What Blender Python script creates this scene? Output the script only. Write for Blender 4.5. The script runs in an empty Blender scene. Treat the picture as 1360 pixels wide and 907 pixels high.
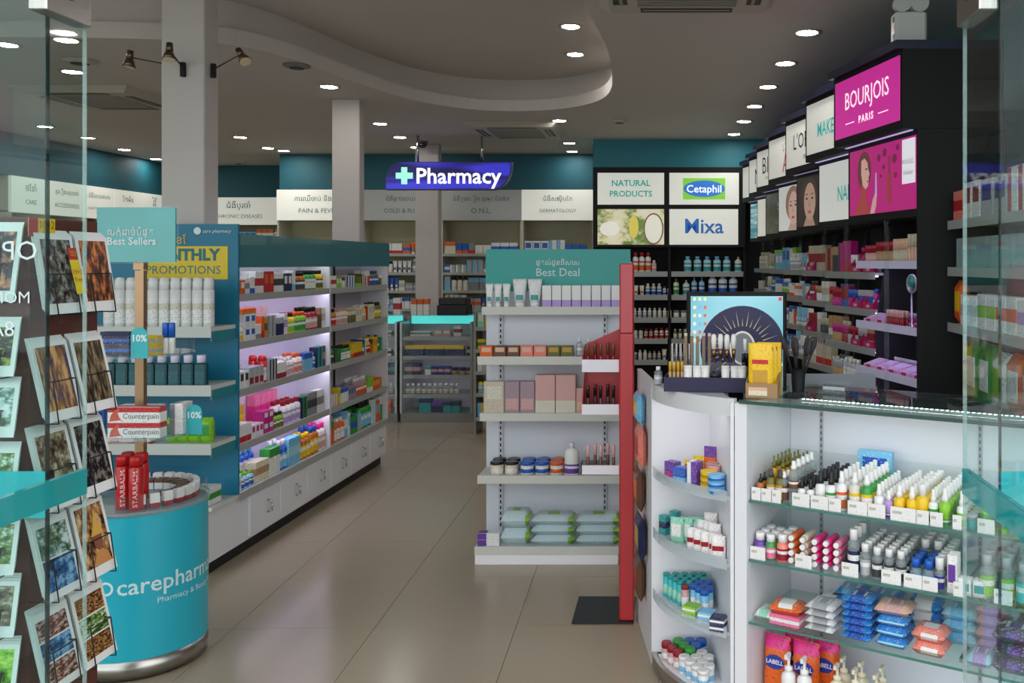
import bpy, bmesh, math, random
from mathutils import Vector, Matrix
rng = random.Random(7)
sc = bpy.context.scene
COL = sc.collection

# ------------------------------------------------------------------ camera, sky, exposure
FPX, CX, CY, CH = 1200.0, 890.0, 350.0, 1.55          # focal length and principal point in photo pixels, eye height
cam = bpy.data.cameras.new('camera')
cam.sensor_width = 36.0
cam.lens = 36.0 * FPX / 1360.0
cam.shift_x = -(CX - 680.0) / 1360.0
cam.shift_y = -(453.5 - CY) / 1360.0
cam.clip_start = 0.05
cam_o = bpy.data.objects.new('camera', cam)
COL.objects.link(cam_o)
cam_o.location = (0, 0, CH)
cam_o.rotation_euler = (math.radians(90), 0, 0)
sc.camera = cam_o

w = bpy.data.worlds.new('overcast_sky')
sc.world = w
w.use_nodes = True
bg = w.node_tree.nodes['Background']
bg.inputs[0].default_value = (0.98, 0.96, 1.0, 1)
bg.inputs[1].default_value = 2.25
sc.view_settings.view_transform = 'Standard'
sc.view_settings.look = 'None'
sc.view_settings.gamma = 1.0
sc.view_settings.use_curve_mapping = False
sc.view_settings.exposure = 0.0
try:
    sc.cycles.use_denoising = True
    sc.cycles.max_bounces = 10
    sc.cycles.diffuse_bounces = 5
    sc.cycles.transparent_max_bounces = 24
    sc.cycles.sample_clamp_indirect = 6.0
    sc.cycles.caustics_reflective = False
    sc.cycles.caustics_refractive = False
except Exception:
    pass

HC = 2.84            # lower ceiling
HU = 3.12            # raised ceiling of the recess
KC = (HC - CH) * FPX
DL = 82.0            # brightness of the downlights
LED = 5.0            # brightness of the LED strips

# ------------------------------------------------------------------ helpers
def W(px, py, Y):
    return Vector(((px - CX) * Y / FPX, Y, CH + (CY - py) * Y / FPX))
def XP(px, Y): return (px - CX) * Y / FPX
def ZP(py, Y): return CH + (CY - py) * Y / FPX

PAL = dict(white='EEEEEC', cream='E9E0C4', ivory='DCD8C8', silver='B4B8BC', grey='8C8F92', charcoal='3A3C40', black='121316',
  red='C41E22', crimson='9C1024', orange='E4641A', amber='B8660E', yellow='F0C814', gold='C79A2C', lime='8CCB2E', green='2F9A3C',
  olive='6C6A24', teal='1FA0A0', turquoise='3CC4C8', sky='7CC4EA', blue='1F5FC0', navy='161F50', indigo='2B2A8C', purple='6A3AA0',
  lilac='B79BD8', magenta='C21A86', pink='F07CA4', rose='D8A8A4', hotpink='EE2C8C', salmon='F08878', brown='6B4630', tan='B89468',
  mauve='A8909C', peach='E8B89C', mint='9ADCC0', aqua='A6DCEC', beige='CFC4AE')
WORD = dict(sky='azure', hotpink='fuchsia', aqua='iceblue')
WORD['aqua'] = 'pale-blue'
def cw(c): return WORD.get(c, c)
def lin(h):
    if not isinstance(h, str): return (h[0], h[1], h[2], 1)
    h = PAL.get(h, h)
    v = [int(h[i:i+2], 16) / 255 for i in (0, 2, 4)]
    return tuple(x / 12.92 if x <= .04045 else ((x + .055) / 1.055) ** 2.4 for x in v) + (1,)

MC = {}
def mat(c, rough=.5, metal=0.0, emit=0.0, bump=0.0, noise=0.0, nscale=30.0, coat=0.0):
    key = ('m', str(c), rough, metal, emit, bump, noise, nscale, coat)
    if key in MC: return MC[key]
    m = bpy.data.materials.new('surface_' + str(c)); m.use_nodes = True
    nt = m.node_tree; b = nt.nodes['Principled BSDF']
    col = lin(c)
    b.inputs['Base Color'].default_value = col
    b.inputs['Roughness'].default_value = rough
    b.inputs['Metallic'].default_value = metal
    if coat: b.inputs['Coat Weight'].default_value = coat
    if emit:
        b.inputs['Emission Color'].default_value = col
        b.inputs['Emission Strength'].default_value = emit
    if bump or noise:
        tc = nt.nodes.new('ShaderNodeTexCoord'); n = nt.nodes.new('ShaderNodeTexNoise')
        n.inputs['Scale'].default_value = nscale; n.inputs['Detail'].default_value = 4
        nt.links.new(tc.outputs['Object'], n.inputs['Vector'])
        if noise:
            mx = nt.nodes.new('ShaderNodeMix'); mx.data_type = 'RGBA'
            mx.inputs['A'].default_value = tuple(x * (1 - noise) for x in col[:3]) + (1,)
            mx.inputs['B'].default_value = tuple(min(1, x * (1 + noise)) for x in col[:3]) + (1,)
            nt.links.new(n.outputs['Fac'], mx.inputs['Factor'])
            nt.links.new(mx.outputs['Result'], b.inputs['Base Color'])
        if bump:
            bp = nt.nodes.new('ShaderNodeBump'); bp.inputs['Strength'].default_value = bump
            bp.inputs['Distance'].default_value = .01
            nt.links.new(n.outputs['Fac'], bp.inputs['Height'])
            nt.links.new(bp.outputs['Normal'], b.inputs['Normal'])
    MC[key] = m
    return m

def pmat(base, acc, ink='charcoal', rect=(0, 1, .0, .3), rough=.42, text=.60, glow=0.0):
    """printed packaging: a coloured field on a base colour, with fine print"""
    key = ('p', base, acc, ink, rect, rough, text, glow)
    if key in MC: return MC[key]
    m = bpy.data.materials.new('printed_' + base + '_' + acc); m.use_nodes = True
    nt = m.node_tree; b = nt.nodes['Principled BSDF']; N = nt.nodes.new; L = nt.links.new
    tc = N('ShaderNodeTexCoord'); sp = N('ShaderNodeSeparateXYZ'); L(tc.outputs['Generated'], sp.inputs[0])
    def cmp(sock, op, v):
        n = N('ShaderNodeMath'); n.operation = op; L(sock, n.inputs[0]); n.inputs[1].default_value = v; return n.outputs[0]
    def mul(a, c):
        n = N('ShaderNodeMath'); n.operation = 'MULTIPLY'; L(a, n.inputs[0]); L(c, n.inputs[1]); return n.outputs[0]
    f = mul(mul(cmp(sp.outputs[0], 'GREATER_THAN', rect[0] - .01), cmp(sp.outputs[0], 'LESS_THAN', rect[1] + .01)),
            mul(cmp(sp.outputs[2], 'GREATER_THAN', rect[2] - .01), cmp(sp.outputs[2], 'LESS_THAN', rect[3] + .01)))
    mx = N('ShaderNodeMix'); mx.data_type = 'RGBA'
    mx.inputs['A'].default_value = lin(base); mx.inputs['B'].default_value = lin(acc); L(f, mx.inputs['Factor'])
    mp = N('ShaderNodeMapping'); mp.inputs['Scale'].default_value = (12, 12, 24); L(tc.outputs['Generated'], mp.inputs['Vector'])
    n = N('ShaderNodeTexNoise'); n.inputs['Scale'].default_value = 1.0; n.inputs['Detail'].default_value = 2; L(mp.outputs[0], n.inputs['Vector'])
    t = cmp(n.outputs['Fac'], 'GREATER_THAN', text)
    h = N('ShaderNodeMath'); h.operation = 'MULTIPLY'; L(t, h.inputs[0]); h.inputs[1].default_value = .6
    m2 = N('ShaderNodeMix'); m2.data_type = 'RGBA'; L(mx.outputs['Result'], m2.inputs['A']); m2.inputs['B'].default_value = lin(ink)
    L(h.outputs[0], m2.inputs['Factor'])
    L(m2.outputs['Result'], b.inputs['Base Color']); b.inputs['Roughness'].default_value = rough
    if glow:
        L(m2.outputs['Result'], b.inputs['Emission Color']); b.inputs['Emission Strength'].default_value = glow
    MC[key] = m
    return m

def photo(c0, c1, c2, scale=4.0, stretch=(1, 1, 1), emit=0.0, detail=8, rough=.25):
    """a printed photograph: mottled three-tone image"""
    key = ('f', c0, c1, c2, scale, stretch, emit)
    if key in MC: return MC[key]
    m = bpy.data.materials.new('printed_picture'); m.use_nodes = True
    nt = m.node_tree; b = nt.nodes['Principled BSDF']; N = nt.nodes.new; L = nt.links.new
    tc = N('ShaderNodeTexCoord'); mp = N('ShaderNodeMapping'); mp.inputs['Scale'].default_value = stretch
    mp.inputs['Location'].default_value = (rng.random() * 9, rng.random() * 9, rng.random() * 9)
    L(tc.outputs['Generated'], mp.inputs['Vector'])
    n = N('ShaderNodeTexNoise'); n.inputs['Scale'].default_value = scale; n.inputs['Detail'].default_value = detail
    n.inputs['Roughness'].default_value = .65
    L(mp.outputs[0], n.inputs['Vector'])
    r = N('ShaderNodeValToRGB'); e = r.color_ramp.elements
    e[0].position = .40; e[0].color = lin(c0); e[1].position = .61; e[1].color = lin(c2)
    k = e.new(.5); k.color = lin(c1)
    L(n.outputs['Fac'], r.inputs['Fac']); L(r.outputs['Color'], b.inputs['Base Color'])
    b.inputs['Roughness'].default_value = rough
    if emit:
        L(r.outputs['Color'], b.inputs['Emission Color']); b.inputs['Emission Strength'].default_value = emit
    MC[key] = m
    return m

def glass(tint=(.86, .95, .93), haze=0.0, name='glass', ior=1.45, hc=(.8, .9, .92)):
    key = ('g', tint, haze, ior, hc)
    if key in MC: return MC[key]
    m = bpy.data.materials.new(name); m.use_nodes = True
    nt = m.node_tree; N = nt.nodes.new; L = nt.links.new
    nt.nodes.remove(nt.nodes['Principled BSDF']); out = nt.nodes['Material Output']
    tr = N('ShaderNodeBsdfTransparent'); tr.inputs[0].default_value = tint + (1,)
    gl = N('ShaderNodeBsdfGlossy'); gl.inputs['Roughness'].default_value = .03
    fr = N('ShaderNodeFresnel'); fr.inputs[0].default_value = ior
    ge = N('ShaderNodeNewGeometry'); iv = N('ShaderNodeMath'); iv.operation = 'SUBTRACT'; iv.inputs[0].default_value = 1.0; L(ge.outputs['Backfacing'], iv.inputs[1])
    fm = N('ShaderNodeMath'); fm.operation = 'MULTIPLY'; L(fr.outputs[0], fm.inputs[0]); L(iv.outputs[0], fm.inputs[1])   # reflect at the outer face only
    mx = N('ShaderNodeMixShader'); L(fm.outputs[0], mx.inputs[0]); L(gl.outputs[0], mx.inputs[2])
    if haze:
        df = N('ShaderNodeBsdfDiffuse'); df.inputs[0].default_value = hc + (1,)
        m0 = N('ShaderNodeMixShader'); m0.inputs[0].default_value = haze
        L(tr.outputs[0], m0.inputs[1]); L(df.outputs[0], m0.inputs[2]); L(m0.outputs[0], mx.inputs[1])
    else:
        L(tr.outputs[0], mx.inputs[1])
    L(mx.outputs[0], out.inputs['Surface'])
    MC[key] = m
    return m

class MB:
    """collects shapes; build() links them as ONE mesh object"""
    def __init__(s): s.v = []; s.f = []; s.sm = []
    def add(s, vs, fs, smooth=False):
        o = len(s.v); s.v += [tuple(p) for p in vs]
        for f in fs: s.f.append(tuple(i + o for i in f)); s.sm.append(smooth)
        return s
    def box(s, x0, x1, y0, y1, z0, z1, ch=0.0):
        if ch <= 0:
            return s.add([(x, y, z) for z in (z0, z1) for y in (y0, y1) for x in (x0, x1)],
                [(0, 2, 3, 1), (4, 5, 7, 6), (0, 1, 5, 4), (2, 6, 7, 3), (0, 4, 6, 2), (1, 3, 7, 5)])
        c = ch   # chamfered on the four vertical edges and both rims
        def ring(z, k): return [(x0+c+k, y0+k, z), (x1-c-k, y0+k, z), (x1-k, y0+c+k, z), (x1-k, y1-c-k, z), (x1-c-k, y1-k, z), (x0+c+k, y1-k, z), (x0+k, y1-c-k, z), (x0+k, y0+c+k, z)]
        v = ring(z0, c*.5) + ring(z0 + c*.5, 0) + ring(z1 - c*.5, 0) + ring(z1, c*.5)
        f = [tuple(range(7, -1, -1)), tuple(range(24, 32))]
        for r in range(3):
            for i in range(8):
                j = (i + 1) % 8; f.append((r*8+i, r*8+j, r*8+8+j, r*8+8+i))
        return s.add(v, f)
    def lathe(s, prof, n=14, cx=0, cy=0, sx=1.0, sy=1.0, cap=True):
        v = []; f = []
        for r, z in prof:
            for i in range(n):
                a = 2 * math.pi * (i + .5) / n; v.append((cx + r * sx * math.cos(a), cy + r * sy * math.sin(a), z))
        for k in range(len(prof) - 1):
            for i in range(n):
                j = (i + 1) % n; f.append((k*n+i, k*n+j, k*n+n+j, k*n+n+i))
        s.add(v, f, True)
        if cap:
            o = len(s.v) - len(v)
            s.f.append(tuple(o + i for i in range(n - 1, -1, -1))); s.sm.append(False)
            s.f.append(tuple(o + (len(prof) - 1) * n + i for i in range(n))); s.sm.append(False)
        return s
    def prism(s, poly, z0, z1, M=None):
        n = len(poly); M = M or Matrix()
        v = [M @ Vector((x, y, z0)) for x, y in poly] + [M @ Vector((x, y, z1)) for x, y in poly]
        f = [tuple(range(n - 1, -1, -1)), tuple(range(n, 2 * n))] + [(i, (i + 1) % n, n + (i + 1) % n, n + i) for i in range(n)]
        return s.add(v, f)
    def rod(s, a, b, r, n=8, r2=None):
        a = Vector(a); b = Vector(b); d = (b - a); q = d.to_track_quat('Z', 'Y').to_matrix(); r2 = r if r2 is None else r2
        v = [a + q @ Vector((r*math.cos(2*math.pi*i/n), r*math.sin(2*math.pi*i/n), 0)) for i in range(n)] + \
            [b + q @ Vector((r2*math.cos(2*math.pi*i/n), r2*math.sin(2*math.pi*i/n), 0)) for i in range(n)]
        s.add(v, [(i, (i+1) % n, n+(i+1) % n, n+i) for i in range(n)], True)
        o = len(s.v) - 2*n
        s.f += [tuple(o + i for i in range(n-1, -1, -1)), tuple(o + n + i for i in range(n))]; s.sm += [False, False]
        return s
    def wire(s, pts, r, n=6):
        for a, b in zip(pts, pts[1:]): s.rod(a, b, r, n)
        return s
    def strip(s, pts, z0, z1, t=0.0):
        """a vertical band along a plan line"""
        n = len(pts)
        v = [(x, y, z0) for x, y in pts] + [(x, y, z1) for x, y in pts]
        return s.add(v, [(i, i+1, n+i+1, n+i) for i in range(n - 1)], True)
    def mesh(s, name, m):
        me = bpy.data.meshes.new(name)
        me.from_pydata(s.v, [], s.f)
        me.polygons.foreach_set('use_smooth', s.sm)
        me.materials.append(m); me.update()
        return me
    def build(s, name, m, parent=None, loc=None, rz=0.0):
        return obj(name, s.mesh(name, m), parent, loc, rz)

def obj(name, me, parent=None, loc=None, rz=0.0):
    o = bpy.data.objects.new(name, me); COL.objects.link(o)
    if parent is not None: o.parent = parent
    if loc is not None: o.location = loc
    if rz: o.rotation_euler.z = rz
    return o
def tag(o, label, cat, group=None):
    o['label'] = label; o['category'] = cat
    if group: o['group'] = group
    return o
def struct(o, label=None, cat=None):
    o['kind'] = 'structure'
    if label: o['label'] = label
    if cat: o['category'] = cat
    return o
def thing(name, label, cat, loc=(0, 0, 0), rz=0.0, group=None):
    return tag(obj(name, None, None, loc, rz), label, cat, group)

TC = {}
def tmesh(body, size, m, bold=0.0, align='CENTER', shear=0.0, spacing=1.0, res=2):
    key = (body, size, m.name, bold, align, shear, spacing)
    if key in TC: return TC[key]
    cu = bpy.data.curves.new('lettering', 'FONT')
    cu.body = body; cu.size = size; cu.align_x = align; cu.align_y = 'CENTER'; cu.offset = bold; cu.shear = shear
    cu.space_character = spacing; cu.resolution_u = res; cu.extrude = 0.0
    o = bpy.data.objects.new('lettering', cu)
    me = bpy.data.meshes.new_from_object(o)
    bpy.data.objects.remove(o); me.materials.clear(); me.materials.append(m); me.name = 'lettering'
    TC[key] = me
    return me
def text(body, size, m, parent, x, y, z, rz=0.0, bold=0.0, name='lettering', align='CENTER', shear=0.0, spacing=1.0, width=None, rx=90, mirror=False, height=None):
    """flat lettering standing upright, facing local -y"""
    me = tmesh(body, size, m, bold, align, shear, spacing)
    o = obj(name, me, parent, (x, y, z))
    o.rotation_euler = (math.radians(rx), 0, rz)
    if width or height:
        xs = [v.co.x for v in me.vertices]; ys = [v.co.y for v in me.vertices]
        kx = width / (max(xs) - min(xs)) if width else 1.0
        ky = height / (max(ys) - min(ys)) if height else kx
        if not width: kx = ky
        o.scale = (kx, ky, 1)
    if mirror: o.scale.x *= -1
    return o

class Fr:
    """a placing frame: local x along the shelf, local -y towards the shopper"""
    def __init__(s, x, y, z, rz): s.o = Vector((x, y, z)); s.rz = rz; s.c = math.cos(rz); s.s = math.sin(rz)
    def pt(s, lx, ly, lz=0.0): return Vector((s.o.x + s.c*lx - s.s*ly, s.o.y + s.s*lx + s.c*ly, s.o.z + lz))

# ------------------------------------------------------------------ products
class Proto:
    def __init__(s, name, cat, desc, w, d, h): s.name = name; s.cat = cat; s.desc = desc; s.w = w; s.d = d; s.h = h; s.parts = []
    def part(s, name, mb, m): s.parts.append((name, mb.mesh(name, m))); return s
PC = {}
EPS = .0006
def place(p, loc, rz=0.0, where='', group=None, label=None, rx=0.0, ry=0.0):
    nm = p.name
    if nm == 'carton' and ('bay' in where and 'gondola' not in where): nm = 'medicine_carton'
    if nm == 'carton' and 'gondola' in where: nm = 'remedy_carton'
    if nm == 'carton' and 'unit' in where: nm = 'cosmetics_carton'
    if nm == 'bottle' and ('unit' in where or 'light box' in where): nm = 'lotion_bottle'
    root = bpy.data.objects.new(nm, p.parts[0][1]); COL.objects.link(root)
    root.location = (loc[0], loc[1], loc[2] + EPS); root.rotation_euler = (rx, ry, rz)
    lb = label or (p.desc + ' ' + where).strip()
    for a, b in ((' with a ', ' with '), (' in the back row on', ' behind others on'), ('on the ', 'on '), (' of the ', ' of '), ('light blue', 'azure'), (' behind gondola end', '')):
        if len(lb.replace('-', ' ').split()) > 16: lb = lb.replace(a, b)
    root['label'] = lb; root['category'] = p.cat; root['group'] = group or lb
    for nm, me in p.parts[1:]:
        c = bpy.data.objects.new(nm, me); COL.objects.link(c); c.parent = root
    return root

RECTS = {'base': (0, 1, 0, .32), 'top': (0, 1, .68, 1), 'mid': (0, 1, .35, .68), 'left': (0, .4, 0, 1), 'block': (.15, .85, .45, .85), 'low': (.1, .9, .12, .45)}
def carton(c1, c2, w, d, h, style='base', ink='charcoal', name='carton', desc=None, text=.60):
    key = ('carton', c1, c2, w, d, h, style, ink, name, desc)
    if key in PC: return PC[key]
    ds = {'base': 'base band', 'top': 'top band', 'mid': 'middle band', 'left': 'side panel', 'block': 'front block', 'low': 'low label'}[style]
    p = Proto(name, 'carton', desc or f'{cw(c1)} carton with {cw(c2)} {ds}', w, d, h)
    p.part('carton', MB().box(-w/2, w/2, -d/2, d/2, 0, h, min(w, d, h) * .04), pmat(c1, c2, ink, RECTS[style], text=text))
    fl = MB().box(-w/2 + .002, w/2 - .002, -d/2 + .001, -d/2 + .004, h, h + .0012)
    p.part('flap', fl, mat(c1, .5))
    PC[key] = p
    return p

def bottle(cb, cc, cl, r, h, kind='round', flat=1.0, neck=.35, capr=None, desc=None, name='bottle', clear=False, lab=(.1, .70), caph=.2, cn=12):
    key = ('bottle', cb, cc, cl, r, h, kind, flat, neck, capr, desc, clear, lab, caph)
    if key in PC: return PC[key]
    kn = {'round': 'bottle', 'spray': 'spray bottle', 'pump': 'pump bottle', 'dropper': 'dropper bottle', 'oval': 'flat bottle', 'square': 'square bottle', 'can': 'aerosol can'}[kind]
    ds = desc or f'{"clear" if clear else cw(cb)} {kn}, {cw(cc)} cap, {cw(cl)} label'
    name = {'spray': 'spray_bottle', 'pump': 'pump_bottle', 'dropper': 'dropper_bottle', 'can': 'aerosol_can', 'oval': 'flat_bottle', 'square': 'mouthwash_bottle', 'round': 'gel_bottle' if clear else 'bottle'}[kind]
    p = Proto(name, 'bottle', ds, 2*r, 2*r*flat, h)
    hb = h * (1 - caph); cr = capr or r * .55
    n = cn
    if kind == 'can':
        prof = [(r*.92, 0), (r, h*.01), (r, hb*.97), (r*.8, hb)]
        cr = r * .82
    else:
        prof = [(r*.9, 0), (r, h*.02), (r, hb*.86), (r*.86, hb*.94), (cr*.8, hb*.99), (cr*.8, hb)]
    bm = glass((.8, .84, .84), .18, 'clear_plastic') if clear else mat(cb, .3, coat=.3)
    if kind == 'square':
        p.part(name, MB().box(-r, r, -r*flat, r*flat, 0, hb*.96, r*.22).lathe([(cr*.9, hb*.96), (cr*.9, hb)], n), bm)
    else:
        p.part(name, MB().lathe(prof, n, sy=flat), bm)
    m = MB()
    if kind in ('round', 'oval', 'square'):
        m.lathe([(cr, hb), (cr, h*.985), (cr*.92, h)], n)
    elif kind == 'can':
        m.lathe([(r*.93, hb*.985), (r*.93, hb+(h-hb)*.6), (r*.75, h*.985), (r*.4, h)], n)
    elif kind == 'spray':
        m.lathe([(cr, hb), (cr, hb+(h-hb)*.35), (cr*.72, hb+(h-hb)*.45), (cr*.72, h*.98), (cr*.6, h)], n)
    elif kind == 'dropper':
        m.lathe([(cr, hb), (cr, hb+(h-hb)*.4), (cr*.4, hb+(h-hb)*.45), (cr*.45, h*.97), (cr*.3, h)], n)
    elif kind == 'pump':
        m.lathe([(cr, hb), (cr, hb+(h-hb)*.25), (cr*.35, hb+(h-hb)*.3), (cr*.35, hb+(h-hb)*.75)], 10)
        m.box(-r*.22, r*.22, -r*1.05, r*.35, hb+(h-hb)*.75, h, r*.08)
    p.part('pump' if kind == 'pump' else 'spray_head' if kind in ('spray', 'dropper') else 'cap', m, mat(cc, .35))
    lz0, lz1 = hb*lab[0], hb*lab[1]
    if kind == 'square': p.part('label', MB().box(-r*.8, r*.8, -r*flat - .0007, -r*flat - .0001, lz0, lz1), pmat(cl, cb if cb in PAL else cl, 'white', (0, 1, .4, .6), .4, .66))
    else: p.part('label', MB().lathe([(r*1.006, lz0), (r*1.006, lz1)], n, sy=flat*1.0 + .004, cap=False), pmat(cl, 'white' if cl != 'white' else 'ivory', 'charcoal', (0, 1, .55, .8), .4))
    PC[key] = p
    return p

def jar(cb, cl, r, h, lid=.3, lab=None, desc=None, name='jar', clear=False):
    key = ('jar', cb, cl, r, h, lid, lab, desc)
    if key in PC: return PC[key]
    p = Proto(name, 'jar', desc or f'{cw(cb)} jar with a {cw(cl)} lid', 2*r, 2*r, h)
    hb = h * (1 - lid)
    p.part(name, MB().lathe([(r*.9, 0), (r*.96, h*.03), (r*.96, hb)], 14), pmat(cb, lab or cb, 'charcoal', (0, 1, .2, .6), .35))
    p.part('lid', MB().lathe([(r, hb), (r, h*.96), (r*.93, h)], 14), mat(cl, .35))
    PC[key] = p
    return p

def tube(cb, cc, ca, w, h, desc=None):
    key = ('tube', cb, cc, ca, w, h)
    if key in PC: return PC[key]
    p = Proto('squeeze_tube', 'tube', desc or f'{cw(cb)} squeeze tube with {cw(ca)} print', w, w*.75, h)
    n = 14; v = []; f = []; rows = [(.18, .36, .36), (.3, .38, .36), (.6, .43, .25), (.9, .5, .08), (1.0, .5, .03)]
    for t, a, b in rows:
        for i in range(n):
            an = 2*math.pi*(i+.5)/n; v.append((a*w*math.cos(an), b*w*math.sin(an), t*h))
    for k in range(len(rows)-1):
        for i in range(n):
            j = (i+1) % n; f.append((k*n+i, k*n+j, k*n+n+j, k*n+n+i))
    f.append(tuple(range(n-1, -1, -1))); f.append(tuple((len(rows)-1)*n+i for i in range(n)))
    m = MB(); m.add(v, f, True)
    p.part('squeeze_tube', m, pmat(cb, ca, 'grey', (.25, .75, .1, .3), .35, .62))
    p.part('cap', MB().lathe([(w*.3, 0), (w*.33, h*.02), (w*.33, h*.18)], 14), mat(cc, .35))
    PC[key] = p
    return p

def pillow(w, d, h, nx=8, ny=6, seam=.05):
    """a soft pack lying flat: width w, depth d, height h"""
    m = MB(); v = []; f = []
    for s in (0, 1):
        for j in range(ny+1):
            for i in range(nx+1):
                u = i/nx; t = j/ny
                e = (1-(2*u-1)**8)*(1-(2*t-1)**8)
                z = h/2 + (1 if s else -1)*h/2*(e**.32)
                v.append(((u-.5)*w, (t-.5)*d, max(0, min(h, z))))
    k = (nx+1)*(ny+1)
    for j in range(ny):
        for i in range(nx):
            a = j*(nx+1)+i
            f.append((a, a+nx+1, a+nx+2, a+1)); f.append((k+a, k+a+1, k+a+nx+2, k+a+nx+1))
    m.add(v, f, True)
    return m
def pack(c1, c2, w, d, h, desc, name='wipes_pack', lab=None, cat='pack', style=(.25, .75, 0, 1), lid=True):
    key = ('pack', c1, c2, w, d, h, desc)
    if key in PC: return PC[key]
    p = Proto(name, cat, desc, w, d, h)
    p.part(name, pillow(w, d, h), pmat(c1, c2, 'white' if c1 != 'white' else 'grey', style, .3, .6))
    if lid: p.part('label', MB().box(-w*.22, w*.22, -d*.2, d*.2, h*.985, h*1.004), pmat(lab or 'white', c2, 'charcoal', (.2, .8, 0, 1), .35))
    PC[key] = p
    return p
def pouch(c1, c2, w, h, d, desc, name='pouch', cat='pouch', ink='charcoal', rect=(.15, .85, .3, .75), hole=True):
    """a flat bag standing upright"""
    key = ('pouch', c1, c2, w, h, d, desc)
    if key in PC: return PC[key]
    p = Proto(name, cat, desc, w, d, h)
    m = pillow(w, h, d)
    m.v = [(x, z - d/2, y + h/2) for x, y, z in m.v]
    m.f = [tuple(reversed(q)) for q in m.f]
    p.part(name, m, pmat(c1, c2, ink, rect, .3, .6))
    p.part('seal', MB().box(-w*.49, w*.49, -.0012, .0012, h*.93, h), mat(c1, .35))
    PC[key] = p
    return p
def stick(c1, c2, r, h, name='lipstick', desc=None):
    key = ('stick', c1, c2, r, h, name, desc)
    if key in PC: return PC[key]
    p = Proto(name, 'cosmetic', desc or f'slim {cw(c1)} cosmetic tube, {cw(c2)} cap', 2*r, 2*r, h)
    p.part(name, MB().lathe([(r*.9, 0), (r, h*.03), (r, h*.5), (r*.85, h*.52)], 10), mat(c1, .25))
    p.part('cap', MB().lathe([(r, h*.53), (r, h*.97), (r*.8, h)], 10), mat(c2, .25))
    PC[key] = p
    return p

def fill(fr, z, x0, items, where, front=.02, gap=.006, jitter=.0, xmax=99.0):
    """set facings along a shelf: items = (proto, across, deep[, up])"""
    x = x0
    for it in items:
        if not isinstance(it, tuple): x += it; continue
        p = it[0]; nx = it[1]; ny = it[2] if len(it) > 2 else 1; nz = it[3] if len(it) > 3 else 1
        for i in range(nx):
            if x + i*(p.w+gap) + p.w > xmax: break
            for j in range(ny):
                for k in range(nz):
                    dx = rng.uniform(-jitter, jitter) * .3
                    q = fr.pt(x + p.w/2 + i*(p.w+gap) + dx, front + p.d/2 + j*(p.d+gap*.7), z + k*(p.h+.0016))
                    place(p, q, fr.rz + rng.uniform(-jitter, jitter)*4, where)
        x += nx*(p.w+gap)
    return x
# ------------------------------------------------------------------ the shell
M_white = mat('E4E1DC', .6); M_ceil = mat('C9C2BC', .7, noise=.04, nscale=2.0); M_lam = mat('E6E8EC', .35)
M_teal = mat('2E8C94', .5); M_frieze = mat('1A5C6A', .6); M_steel = mat('B9B6B0', .28, 1.0); M_chrome = mat('C8C8C8', .12, 1.0)
M_black = mat('040406', .7); M_dark = mat('1A1A1E', .5); M_shelf = mat('B7BAB8', .4); M_shelfw = mat('D8DAD6', .4)
M_led = mat((.82, .72, 1.0), .5, emit=LED*2.4); M_ledw = mat((1.0, .98, .96), .5, emit=LED)
G_door = glass((.90, .965, .955), .0, 'door_glass'); G_acr = glass((.95, .97, .97), .03, 'clear_acrylic'); G_shelf = glass((.86, .95, .92), .02, 'shelf_glass')
M_gedge = mat('6FA79B', .2, coat=.5); M_gdark = mat('1E4A40', .15, coat=.6)
XL, XR = -6.92, 1.72

def floor_mat(c, r=.2):
    m = mat(c, r, noise=.05, nscale=3.0)
    return m
fl = MB().box(XL - .2, XR + .2, 2.0, 12.6, -.12, -.004).build('floor', mat('6E665C', .7)); struct(fl, 'beige polished tile floor', 'floor')
TW = .6
tile_me = MB().box(.0012, TW-.0012, .0012, TW-.0012, -.004, 0).mesh('tile', floor_mat('AA9C86', .2))
ya = math.radians(1.66); fo = Fr(-1.243, 3.35, 0, ya)
for i in range(-10, 7):
    for j in range(-4, 17):
        q = fo.pt(i*TW, j*TW - .1)
        c = fo.pt(i*TW + .3, j*TW + .2)
        if XL - .1 < c.x < XR - .2 and 2.35 < c.y < 12.2 and not (c.x > .3 and c.y > 8.9):
            t = obj('tile', tile_me, fl, q, ya)
pv = MB().box(-14, 14, -12, 1.99, -.2, -.02).build('pavement', mat('9A958C', .8, noise=.1, nscale=4)); struct(pv, 'grey street pavement outside the shop', 'pavement')

def wallbox(name, x0, x1, y0, y1, z0, z1, m, label):
    o = MB().box(x0, x1, y0, y1, z0, z1).build(name, m); return struct(o, label, 'wall')
wallbox('wall_left', XL - .15, XL, 2.0, 12.6, 0, 3.3, mat('C8C6BE', .7), 'pale painted left wall behind the medicine shelves')
wallbox('wall_right', XR, XR + .15, 2.0, 12.6, 0, 3.3, M_teal, 'teal painted right wall beside the brand shelves')
wallbox('wall_back', XL, XR, 12.42, 12.6, 0, 3.3, mat('C8C6BE', .7), 'pale painted rear wall behind the chronic diseases shelves')
wallbox('wall_front', XL - .15, XR + .15, 1.95, 2.12, 2.8, 3.3, mat('C9C5BE', .7), 'plaster wall above the glass shop front')
wallbox('wall_partition', -4.60, -.84, 11.06, 11.2, 0, HC, mat('C8C6BE', .7), 'pale partition wall behind the pharmacy bays')
wallbox('wall_alcove', -.84, XR, 9.83, 9.97, 0, HC, M_dark, 'black wall behind the natural products shelves')

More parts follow.
